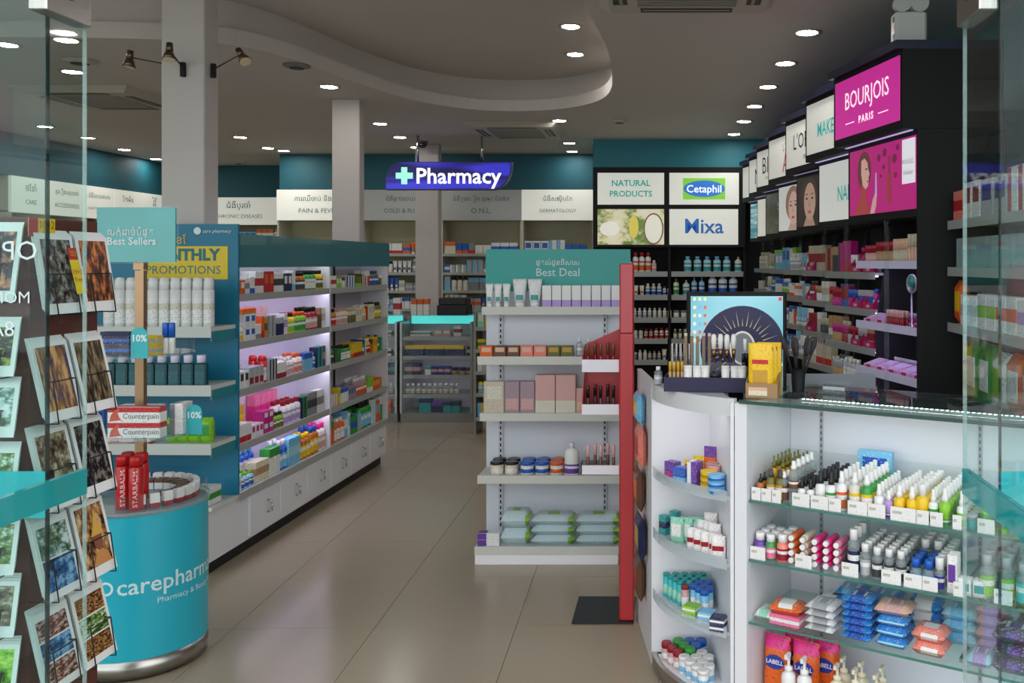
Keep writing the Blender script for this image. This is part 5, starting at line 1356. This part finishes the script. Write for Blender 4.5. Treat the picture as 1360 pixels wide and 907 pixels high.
krow(1203, z, B_('silver', 'white', 'sky', .018, .115, 'round', clear=True, caph=.24, capr=.013), 3, w2, 2, front=.145)
krow(1236, z, B_('silver', 'white', 'indigo', .016, .10, 'round', clear=True, caph=.36, capr=.013), 7, w2, 1)
krow(1254, z, pouch('white', 'purple', .03, .115, .012, 'white carded brush with purple print', name='carded_brush', cat='brush'), 4, w2, 1)
krow(1268, z, pouch('white', 'teal', .04, .05, .012, 'small white card pack with teal curve', name='card_pack', cat='pack'), 3, w2, 2)
krow(1296, z, B_('silver', 'silver', 'lime', .022, .13, 'round', clear=True, caph=.24, capr=.014), 4, w2, 2, gap=.012)
krow(1345, z, B_('silver', 'silver', 'turquoise', .022, .12, 'round', clear=True, caph=.24, capr=.014), 4, w2, 2)
w3 = 'on the lowest glass counter shelf'
z = GS[2]
def kstack(px0, y, p, n, where, dx=0.0, rzj=.05):
    x = t_of(px0) + p.w/2 + dx
    for i in range(n): place(p, K.pt(x, y + p.d/2, z + i*(p.h + .0025)), crz + rng.uniform(-rzj, rzj), where)
kstack(996, .03, pack('white', 'mint', .062, .10, .032, 'white and mint wet wipes pack'), 1, w3)
kstack(1017, .03, C_('pink', 'white', .105, .09, .032, 'mid', desc='flat pink carton with white barcode panel'), 1, w3, 0, 0)
place(pack('orange', 'white', .115, .09, .034, 'orange and white wet wipes pack', style=(.3, .7, .7, 1)), K.pt(t_of(1013) + .06, .075, z + .0335), crz + .1, 'on the flat pink carton')
kstack(1048, .17, pack('purple', 'white', .12, .09, .036, 'purple and white wet wipes pack', style=(0, 1, .5, 1)), 1, w3)
place(pack('white', 'charcoal', .11, .09, .03, 'white wet wipes pack with black script', style=(.3, .7, .3, .7)), K.pt(t_of(1054) + .07, .225, z + .039), crz - .15, 'on the purple wipes pack')
kstack(1064, .03, pack('white', 'silver', .098, .11, .021, 'thin white wet wipes pack'), 4, w3)
kstack(1112, .03, pack('2A8AD8', 'blue', .098, .11, .021, 'bright blue dotted wet wipes pack'), 6, w3)
kstack(1082, .178, pack('2A8AD8', 'sky', .098, .11, .024, 'bright blue wipes pack with a pale panel'), 4, 'behind the thin white packs')
kstack(1130, .178, pack('2A8AD8', 'sky', .098, .11, .024, 'bright blue wipes pack with a pale panel'), 4, 'behind the dotted packs')
kstack(1158, .03, pack('2A8AD8', 'aqua', .098, .11, .031, 'blue baby wipes pack with round animal faces', style=(.1, .9, .3, .6)), 3, w3)
place(pack('peach', 'rose', .115, .11, .03, 'pink floral baby wipes pack'), K.pt(t_of(1156) + .055, .085, z + .103), crz + .08, 'on the blue baby wipes')
kstack(1180, .17, pack('2A8AD8', 'white', .11, .12, .036, 'large blue baby wipes pack'), 3, w3)
kstack(1207, .03, pack('salmon', 'white', .10, .10, .040, 'salmon pink baby wipes pack with a sleeping baby', style=(.3, .8, .2, .7)), 2, w3)
kstack(1232, .16, pack('aqua', 'sky', .11, .10, .036, 'pale blue baby wipes box'), 3, w3)
kstack(1279, .03, pack('aqua', 'lilac', .075, .11, .036, 'pale blue wipes pack with purple dots'), 1, w3)
kstack(1280, .15, pack('rose', 'lilac', .10, .09, .036, 'dusty pink baby wipes pack'), 4, w3)
kstack(1314, .03, pack('3A2C58', 'purple', .12, .11, .042, 'dark purple wet wipes pack with an oval logo', style=(.35, .65, .3, .8)), 3, w3)
kstack(1335, .16, pack('3A2C58', 'purple', .12, .11, .042, 'dark purple wet wipes pack with an oval logo', style=(.35, .65, .3, .8)), 4, w3)
w4 = 'on the counter bottom board'
lb = pouch('orange', 'hotpink', .095, .215, .05, 'orange and pink refill pouch with a blue oval logo', name='refill_pouch', rect=(0, 1, .82, 1))
if len(lb.parts) < 4:
    lb.part('blue_oval', MB().prism(arc(0, .13, .036, .024, 0, 345, 20), .0255, .0262, Rx), mat('23389A', .4))
    lb.parts.append(('lettering', (lambda me: ([setattr(v, 'co', (v.co.x, -.0268, v.co.y + .13)) for v in me.vertices], me)[1])(tmesh('LABELL', .02, mat('F0F0F4', .4), .0003).copy())))
for px, y in [(984, .085), (1001, .145), (1022, .085), (1040, .145)]: place(lb, K.pt(t_of(px) + .08, y + .03, .0505), crz, w4, rx=math.radians(-4))
krow(1031, .0505, B_('white', 'white', 'sky', .025, .20, 'pump', caph=.3), 1, w4, 1, front=.02)
krow(1052, .0505, B_('white', 'white', 'orange', .025, .20, 'pump', caph=.3), 1, w4, 1, front=.02)
krow(1090, .0505, B_('cream', 'cream', 'tan', .025, .185, 'pump', caph=.3), 2, w4, 2, front=.06, gap=.012, dgap=.012)
krow(1140, .0505, B_('cream', 'cream', 'beige', .025, .175, 'pump', caph=.3), 2, w4, 1, front=.08, dgap=.012)
# price tags and clear trays along the front
def tags(z, spans, wh, what):
    for i, (a, b) in enumerate(spans):
        x0, x1 = t_of(a), t_of(b); w_ = round(x1 - x0 - .002, 3); q = K.pt((x0 + x1)/2, .016, z)
        g = thing('price_tag', f'white price tag in front of the {what[i]} {wh}', 'price tag', (q.x, q.y, q.z + EPS), crz, 'price tags ' + wh)
        MB().box(-w_/2, w_/2, 0, .0012, 0, .043).build('card', pmat('white', 'white', 'grey', (.1, .9, .5, .9), .5, .62), g)
        MB().box(-w_*.42, -w_*.05, -.0004, -.0001, .022, .031).build('printing', pmat('white', 'ivory', 'charcoal', (0, 1, 0, 1), .5, .5), g)
tags(GS[0], [(995, 1008), (1008, 1022), (1022, 1035), (1049, 1073), (1074, 1098), (1098, 1115), (1123, 1150), (1150, 1174), (1180, 1215), (1215, 1232), (1233, 1251), (1263, 1276), (1296, 1320)], w1, ['amber droppers', 'olive spray bottles', 'small clear bottle', 'short black-capped sprays', 'tall black-capped sprays', 'orange-labelled spray', 'ivory spray', 'purple-labelled sprays', 'twin yellow sprays', 'broad yellow bottle', 'lime spray', 'white-bodied spray', 'tall green cups'])
tags(GS[1], [(993, 1014), (1053, 1076), (1115, 1138), (1168, 1195), (1198, 1223), (1223, 1244), (1264, 1280), (1318, 1344)], w2, ['purple bottle', 'cream-coloured tubes', 'tall gel bottle', 'small gel bottles', 'blue-capped bottles', 'indigo-labelled bottle', 'white card packs', 'lime-labelled bottles'])
def ctray(px0, px1, z, h, where, what):
    x0, x1 = max(t_of(px0), .0475), t_of(px1); o = K.pt(x0, 0, z)
    g = thing('acrylic_tray', f'clear acrylic divider tray round the {what} {where}', 'tray', (o.x, o.y, o.z + EPS), crz, 'clear divider trays ' + where)
    for x in (0, x1 - x0 - .002): MB().prism([(.02, 0), (.33, 0), (.33, h*1.5), (.02, h*.55)], 0, .002, Matrix.Translation((x, 0, 0)) @ Matrix(((0, 0, 1, 0), (1, 0, 0, 0), (0, 1, 0, 0), (0, 0, 0, 1)))).build('side_wall', G_acr, g)
    MB().box(.0025, x1 - x0 - .0025, .328, .33, 0, h*1.5).build('rear_wall', G_acr, g)
ctray(995, 1118, GS[0], .08, w1, 'black sprays'); ctray(1119, 1258, GS[0], .08, w1, 'yellow sprays'); ctray(1261, 1400, GS[0], .08, w1, 'green cups')
ctray(992, 1112, GS[1], .08, w2, 'pink tubes'); ctray(1115, 1247, GS[1], .08, w2, 'gel bottles'); ctray(1251, 1400, GS[1], .08, w2, 'carded packs')

# ---- goods on the rounded end
def ep(s, inn):                                   # s along the front curve, inn metres inwards
    p = bez(s); a = bez(max(0, s - .02)); b = bez(min(1, s + .02)); tg_ = (b - a).normalized(); n_ = Vector((-tg_.y, tg_.x))
    return p + n_*inn, math.atan2(tg_.y, tg_.x)
EDONE = []
def eplace(p, s, inn, z, where, rot=0.0, **kw):
    q, a = ep(s, inn); h2 = p.w*.5 + .016
    q.x = min(q.x, .217 - .05*(q.y - 3.07)/.405 - h2)
    if q.y + p.d*.5 > 3.47: return None
    for (x_, y_, z_, r_, t_) in EDONE:
        if abs(z - z_) < 1e-4 + (t_ if z > z_ else p.h) - 2e-3 and math.hypot(q.x - x_, q.y - y_) < (r_ + min(p.w, max(p.d, .3*p.w))*.5)*.93: return None
    EDONE.append((q.x, q.y, z, min(p.w, max(p.d, .3*p.w))*.5, p.h))
    return place(p, (q.x, q.y, z), a*.6 + rot, where, **kw)
v1 = 'on the top shelf of the rounded counter end'; z = CS[0]
eplace(C_('purple', 'magenta', .05, .04, .055, 'base', ink='white'), .22, .055, z, v1)
eplace(pouch('yellow', 'orange', .05, .06, .02, 'yellow and orange sweets pouch'), .28, .115, z, v1)
eplace(C_('blue', 'sky', .055, .04, .05, 'base', ink='white'), .40, .055, z, v1)
eplace(pouch('yellow', 'gold', .05, .085, .02, 'yellow and gold sweets pouch'), .42, .125, z, v1)
eplace(C_('purple', 'white', .04, .05, .085, 'left', ink='white'), .57, .06, z, v1)
for i in range(3):
    eplace(jar('yellow', 'yellow', .031, .021, .15, 'gold', 'round yellow tin'), .73, .055, z + i*.0222, 'stacked ' + v1)
    eplace(jar('sky', 'sky', .031, .021, .15, 'blue', 'round light blue tin'), .91, .055, z + i*.0222, 'stacked ' + v1)
for i, c in enumerate(['red', 'crimson', 'purple', 'red']): eplace(C_(c, 'rose', .04, .03, .075, 'top'), .62 + i*.09, .135, z, v1)
for i in range(2): eplace(C_('purple', 'orange', .045, .012, .125, 'mid', ink='yellow', desc='upright purple and orange sweets packet'), .66 + i*.16, .20, z, v1)
v2 = 'on the second shelf of the rounded counter end'; z = CS[1]
for i in range(2): eplace(C_('teal', 'navy', .035, .03, .07 + .02*i, 'mid', ink='white'), .10 + .05*i, .04 + .035*i, z, v2)
for i in range(7): eplace(pouch('blue', 'sky', .045, .075, .016, 'blue glossy sachet leaning in a row', name='sachet', cat='sachet'), .20 + i*.07, .075 + i*.02, z, v2, .35)
for i in range(5): eplace(pouch('mint', 'white', .055, .095, .022, 'pale green sachet', name='sachet', cat='sachet'), .36 + i*.035, .045 + i*.03, z, v2, .2)
for i in range(6):
    for j in range(3):
        eplace(pouch('white', 'crimson', .05, .085 + .018*j, .026, 'white and red striped sachet', name='sachet', cat='sachet', rect=(.1, .9, .42, .6), ink='crimson'), .60 + i*.072, .04 + j*.05, z, v2, .15)
v3 = 'on the third shelf of the rounded counter end'; z = CS[2]
gt = jar('turquoise', 'teal', .0135, .088, .12, 'mint', 'slim turquoise stick with darker cap', name='deodorant_stick'); bt = jar('sky', 'blue', .0165, .088, .2, 'white', 'light blue roll-on with blue lid', name='roll_on'); rt = jar('rose', 'crimson', .0145, .082, .15, 'white', 'dusty pink roll-on with crimson lid', name='roll_on')
PQ = [p_ for p_ in arcp] + [D]
def clear_of(q, r):                              # inside the rounded shelf and at least r from its rim
    ins = False; dm = 9.0; n_ = len(PQ)
    for i in range(n_):
        a, b = PQ[i], PQ[(i + 1) % n_]
        if (a.y > q.y) != (b.y > q.y) and q.x < (b.x - a.x)*(q.y - a.y)/(b.y - a.y) + a.x: ins = not ins
        u_ = max(0, min(1, (q - a).dot(b - a)/max(1e-9, (b - a).length_squared))); dm = min(dm, (q - (a + (b - a)*u_)).length)
    return ins and dm > r
def front_of(q): return min(((q - bez(i/40)).length, i/40) for i in range(41))
def pack_round(z, step, rmax, pick, where):
    y = 3.05; row = 0
    while y < 3.48:
        x = -.10 + (row % 2)*step/2
        while x < .23:
            q = Vector((x, y)); p = clear_of(q, rmax + .02) and pick(*front_of(q))
            if p: place(p, (x, y, z), rng.uniform(-.5, .5), where)
            x += step
        y += step*.87; row += 1
pack_round(z, .0345, .0165, lambda d, s_: gt if s_ < .38 else rt if s_ < .47 and d < .075 else bt if d > .082 else None, v3)
for i, c in enumerate(['lime', 'sky', 'navy']):
    for k_ in range(2): eplace(C_(c, 'white', .052, .05, .022, 'mid', ink='white', desc=f'flat {cw(c)} carton'), .60 + i*.155, .032, z + k_*.0236, 'stacked ' + v3)
v4 = 'on the floor board of the rounded counter end'; z = .0502
tb = jar('white', 'white', .021, .062, .25, 'sky', 'white tub with a printed lid', name='tub'); tb2 = jar('aqua', 'blue', .021, .075, .3, 'white', 'pale blue tub with blue lid', name='tub'); tb3 = jar('mint', 'green', .021, .075, .3, 'white', 'mint tub with green lid', name='tub'); tb4 = jar('rose', 'crimson', .02, .065, .3, 'white', 'dusty pink tub with crimson lid', name='tub')
pack_round(z, .0435, .021, lambda d, s_: tb if s_ > .40 and d < .2 else tb4 if d < .075 else tb3 if d < .115 else tb2, v4)
# snack bags clipped to the side panel
sd = (A - S0).normalized(); srz = math.atan2(-sd.y, -sd.x) + math.pi     # panel direction
for i, (c1, c2, z_) in enumerate([('sky', 'yellow', .90), ('salmon', 'red', .735), ('brown', 'orange', .55), ('navy', 'gold', .37), ('brown', 'crimson', .19)]):
    p = pouch(c1, c2, .16, .16 if i else .12, .035, f'{cw(c1)} and {cw(c2)} snack bag', name='snack_bag', cat='bag')
    q = S0 + (A - S0)*(.55 + .1*(i % 2)); place(p, (q.x - .024, q.y, z_), math.atan2(sd.y, sd.x), 'clipped to the counter side panel')
# ------------------------------------------------------------------ on top of the counter
o = W(940, 522, 3.2); trz = -.10
F2 = Fr(.003, 3.30, ZT - .0005, trz)
t = thing('counter_tray', 'navy blue cardboard tray of make-up brushes on the counter', 'tray', (F2.o.x, F2.o.y, ZT + EPS), trz)
MB().box(-.02, .29, -.06, -.056, .0, .052).build('front_wall', mat('1A1C40', .5), t); MB().box(-.02, .29, .096, .10, .0, .052).build('rear_wall', mat('1A1C40', .5), t)
for x in (-.02, .286): MB().box(x, x + .004, -.0555, .0955, 0, .052).build('side_wall', mat('1A1C40', .5), t)
MB().box(-.0155, .2855, -.0555, .0955, .0, .03).build('tray_floor', mat('1A1C40', .5), t)
MB().box(.12, .27, .0, .003, .0305, .10).build('acrylic_holder', G_acr, t)
ZB = .0305 + ZT
def onTray(p, lx, ly, where='in the navy counter tray', **kw): q = F2.pt(lx, ly); return place(p, (q.x, q.y, ZB), trz, where, **kw)
br = Proto('makeup_brush', 'brush', 'make-up brush with white bristles and brown ferrule', .02, .02, .17)
br.part('makeup_brush', MB().lathe([(.003, 0), (.005, .05), (.006, .085)], 8), mat('3A2A22', .4)); br.part('ferrule', MB().lathe([(.0065, .0855), (.0085, .115)], 10), mat('9A7048', .25, .8)); br.part('bristles', MB().lathe([(.0088, .1155), (.0105, .15), (.009, .165), (.004, .17)], 10), mat('EDEBE6', .8))
for i in range(4): onTray(br, .155 + i*.024, .035 + .01*(i % 2))
cb_ = jar('white', 'white', .0155, .062, .1, 'white', 'clear pot of white cotton buds', name='cotton_pot'); 
for i, lx in enumerate([.065, .098, .128, .20, .234, .26]): onTray(cb_, lx, -.036)
onTray(jar('charcoal', 'black', .02, .035, .5, 'green', 'dark round powder pot'), .163, -.034)
sk = Proto('nail_file', 'nail file', 'slim nail file standing upright', .012, .003, .16)
sk.part('nail_file', MB().box(-.006, .006, -.0012, .0012, 0, .16, .001), mat('8A7660', .7)); sk.part('tip', MB().box(-.006, .006, -.0012, .0012, .1605, .172, .001), mat('C8C0B4', .6))
for i in range(5): onTray(sk, .05 + i*.022, .05 + .012*(i % 2))
tw = Proto('tweezers', 'tweezers', 'steel tweezers hanging in a row', .01, .004, .13)
tw.part('tweezers', MB().box(-.004, -.0012, -.0015, .0015, 0, .13, .001), M_chrome); tw.part('second_prong', MB().box(.0012, .004, -.0015, .0015, 0, .13), M_chrome)
for i in range(7): onTray(tw, -.004 + i*.0155, .08)
pen = stick('tan', 'gold', .006, .075, 'cosmetic_pencil', 'short gold and tan cosmetic pencil')
for i in range(4): onTray(pen, .0 + i*.0145, -.03)
for i in range(4): onTray(stick('brown', 'black', .005, .10, 'cosmetic_pencil', 'brown and black cosmetic pencil'), .262 + i*.0065, .0 + .022*(i % 2) + .03)
fb = B_('white', 'white', 'silver', .013, .15, 'round', caph=.3, desc='clear wrapped facial brush', clear=True); onTray(fb, .268, .075)
q = W(858, 505, 3.55); 
place(B_('white', 'white', 'silver', .016, .07, clear=True, desc='small clear pot beside the navy tray'), (-.045, 3.42, ZT), 0, '')
# brown carton with yellow packs
bxp = K.pt(.075, .10); brz = crz*.55
t = thing('cardboard_box', 'brown cardboard counter box holding yellow packs', 'box', (bxp.x - .01, bxp.y + .02, ZT + EPS), brz)
cbm = mat('A8845C', .8, noise=.08, nscale=20)
MB().box(-.055, .055, -.05, -.047, 0, .05).build('front_wall', cbm, t); MB().box(-.055, .055, .047, .05, 0, .10).build('rear_wall', cbm, t)
for x in (-.055, .052): MB().prism([(-.0465, 0), (.0465, 0), (.0465, .10), (-.0465, .05)], 0, .003, Matrix.Translation((x, 0, 0)) @ Matrix(((0, 0, 1, 0), (1, 0, 0, 0), (0, 1, 0, 0), (0, 0, 0, 1)))).build('side_wall', cbm, t)
MB().box(-.045, .02, -.0512, -.0503, .008, .036).build('printed_label', pmat('cream', 'peach', 'brown', (0, 1, .6, 1)), t)
yf = pouch('yellow', 'gold', .085, .185, .022, 'bright yellow hanging pack with red and orange print', name='mosquito_patch_pack', cat='pack', ink='orange', rect=(.2, .8, .25, .5))
if len(yf.parts) < 4:
    yf.part('red_logo', MB().box(-.028, .028, -.0125, -.0118, .115, .13), mat('C42020', .4)); yf.part('white_panel', MB().box(-.03, .03, -.0122, -.0116, .02, .045), pmat('white', 'ivory', 'charcoal', (0, 1, 0, 1)))
for i in range(3):
    fq = Fr(t.location.x, t.location.y, 0, brz).pt(-.006 + i*.010, -.032 + i*.026); place(yf, (fq.x, fq.y, ZT), brz, 'in the brown counter box')
# monitor
Ym = 3.62
q0 = W(912, 512, Ym); q1 = W(1045, 388, Ym)
t = thing('computer_monitor', 'black computer monitor with turquoise desktop behind the counter', 'monitor', ((q0.x + q1.x)/2, Ym, .80))
hw = (q1.x - q0.x)/2; zb = q0.z - .80 - .03; zt = q1.z - .80
MB().box(-hw, hw, .0, .045, zb, zt, .006).build('housing', M_black, t)
scr = MB().box(-hw + .016, hw - .016, -.003, -.0005, zb + .02, zt - .016).build('screen', photo('58A8B8', '70B8C8', '98D0DC', .6, (1, 1, 1.5), .42, 0), t)
S = lambda nm, pts, c, off, e=.5: MB().prism(pts, off, off + .0006, Rx).build(nm, MEM(c, e), scr)
ccx, ccz, cr_ = XP(986, Ym) - t.location.x, ZP(462, Ym) - .80, 56*Ym/FPX
cl_ = [(x, max(zb + .022, z_)) for x, z_ in arc(ccx, ccz, cr_, cr_, 0, 350, 40)]; cl_ = [(min(hw - .018, x), z_) for x, z_ in cl_]
S('navy_disc', cl_, (.012, .012, .05), .0032)
for i in range(36):
    a = math.radians(i*10); r0, r1 = cr_*.52, cr_*(.72 if i % 2 else .9)
    px_, pz_ = math.cos(a), math.sin(a)
    if ccz + r1*pz_ < zb + .03 or ccx + r1*px_ > hw - .02: continue
    S('sun_ray', [(ccx + r0*px_ - .0016*pz_, ccz + r0*pz_ + .0016*px_), (ccx + r1*px_, ccz + r1*pz_), (ccx + r0*px_ + .0016*pz_, ccz + r0*pz_ - .0016*px_)], (.5, .42, .25), .0039)
S('pale_ring', arc(ccx, ccz, .052, .068, 0, 350, 30), (.55, .52, .46), .0039); S('grey_oval', arc(ccx, ccz, .044, .06, 0, 350, 30), (.14, .15, .17), .0046)
for r_ in range(6):
    for c_ in range(3 if r_ < 4 else 2):
        S('desktop_icon', [(x_ + -hw + .026 + c_*.021, z_ + zt - .034 - r_*.033) for x_, z_ in [(0, 0), (.011, 0), (.011, .013), (0, .013)]], rng.choice([(.7, .75, .8), (.2, .4, .7), (.8, .75, .4), (.6, .15, .1)]), .0032)
S('red_badge', [(hw - .034, zt - .034), (hw - .02, zt - .034), (hw - .02, zt - .02), (hw - .034, zt - .02)], (.6, .05, .05), .0032)
MB().box(-.03, .03, .046, .075, .02, zb + .1).build('stand_neck', M_black, t); MB().box(-.11, .11, .0, .16, .0, .0195, .006).build('stand_foot', M_black, t)
# work desk behind the counter
t = thing('service_desk', 'grey laminate service desk behind the sales counter', 'desk', (.55, 3.95, 0))
MB().box(-.5, -.13, -.40, .05, .77, .7994).build('desk_top', mat('9AA0A8', .45), t)
for x in (-.5, -.15): MB().box(x, x + .02, -.39, .04, 0, .7695).build('side_panel', mat('9AA0A8', .45), t)
MB().box(-.5, .36, .0505, .07, .0, 1.06).build('screen_panel', mat('A6ACB4', .45), t)
q = K.pt(.24, .30)
t = thing('card_holder', 'clear acrylic card holder on the counter glass', 'holder', (q.x, q.y, ZT + EPS), crz)
MB().box(-.05, .05, -.02, -.018, 0, .02).box(-.05, .05, .018, .02, 0, .04).box(-.05, .05, -.0178, .0178, 0, .003).build('holder', G_acr, t); MB().box(-.04, .04, -.002, .0, .0035, .03).build('card', pmat('charcoal', 'silver', 'white', (0, 1, .3, .7)), t)
t = thing('office_chair', 'black rounded office chair behind the sales counter', 'chair', (.56, 3.70, 0))
MB().prism([(-.11, .62), (.11, .62), (.12, 1.0)] + arc(0, 1.0, .12, .065, 10, 170, 10) + [(-.12, 1.0)], .10, .13, Rx).build('backrest', mat('101013', .5), t)
MB().box(-.12, .12, -.09, .15, .43, .49, .02).build('seat', mat('101013', .5), t); MB().box(-.02, .02, -.12, -.085, .46, .65).build('back_support', M_dark, t)
MB().rod((0, .03, .08), (0, .03, .43), .02, 10).build('gas_column', M_chrome, t)
for i in range(5): MB().rod((0, .03, .07), (.13*math.cos(i*1.2566), .03 + .13*math.sin(i*1.2566), .025), .014, 8).build('leg', M_dark, t)
q = K.pt(.115, .275)
t = thing('brush_cup', 'black cup on the counter glass holding dark make-up brushes', 'cup', (q.x, q.y, ZT + EPS))
MB().lathe([(.022, 0), (.026, .08), (.0235, .08), (.02, .004)], 16, cap=False).lathe([(.001, .002), (.022, .003)], 16, cap=False).build('cup', M_black, t)
db = Proto('makeup_brush', 'brush', 'dark make-up brush fanned out', .012, .012, .2)
db.part('makeup_brush', MB().lathe([(.002, 0), (.004, .12), (.005, .13)], 8), mat('1C1A1C', .4)); db.part('bristles', MB().lathe([(.0052, .1305), (.010, .165), (.008, .19), (.003, .2)], 10), mat('3A3436', .8))
for i in range(7):
    a = i*.9; place(db, (q.x + .006*math.cos(a), q.y + .006*math.sin(a), ZT + .005), 0, 'in the black counter cup', rx=.28*math.sin(a), ry=.30*math.cos(a))
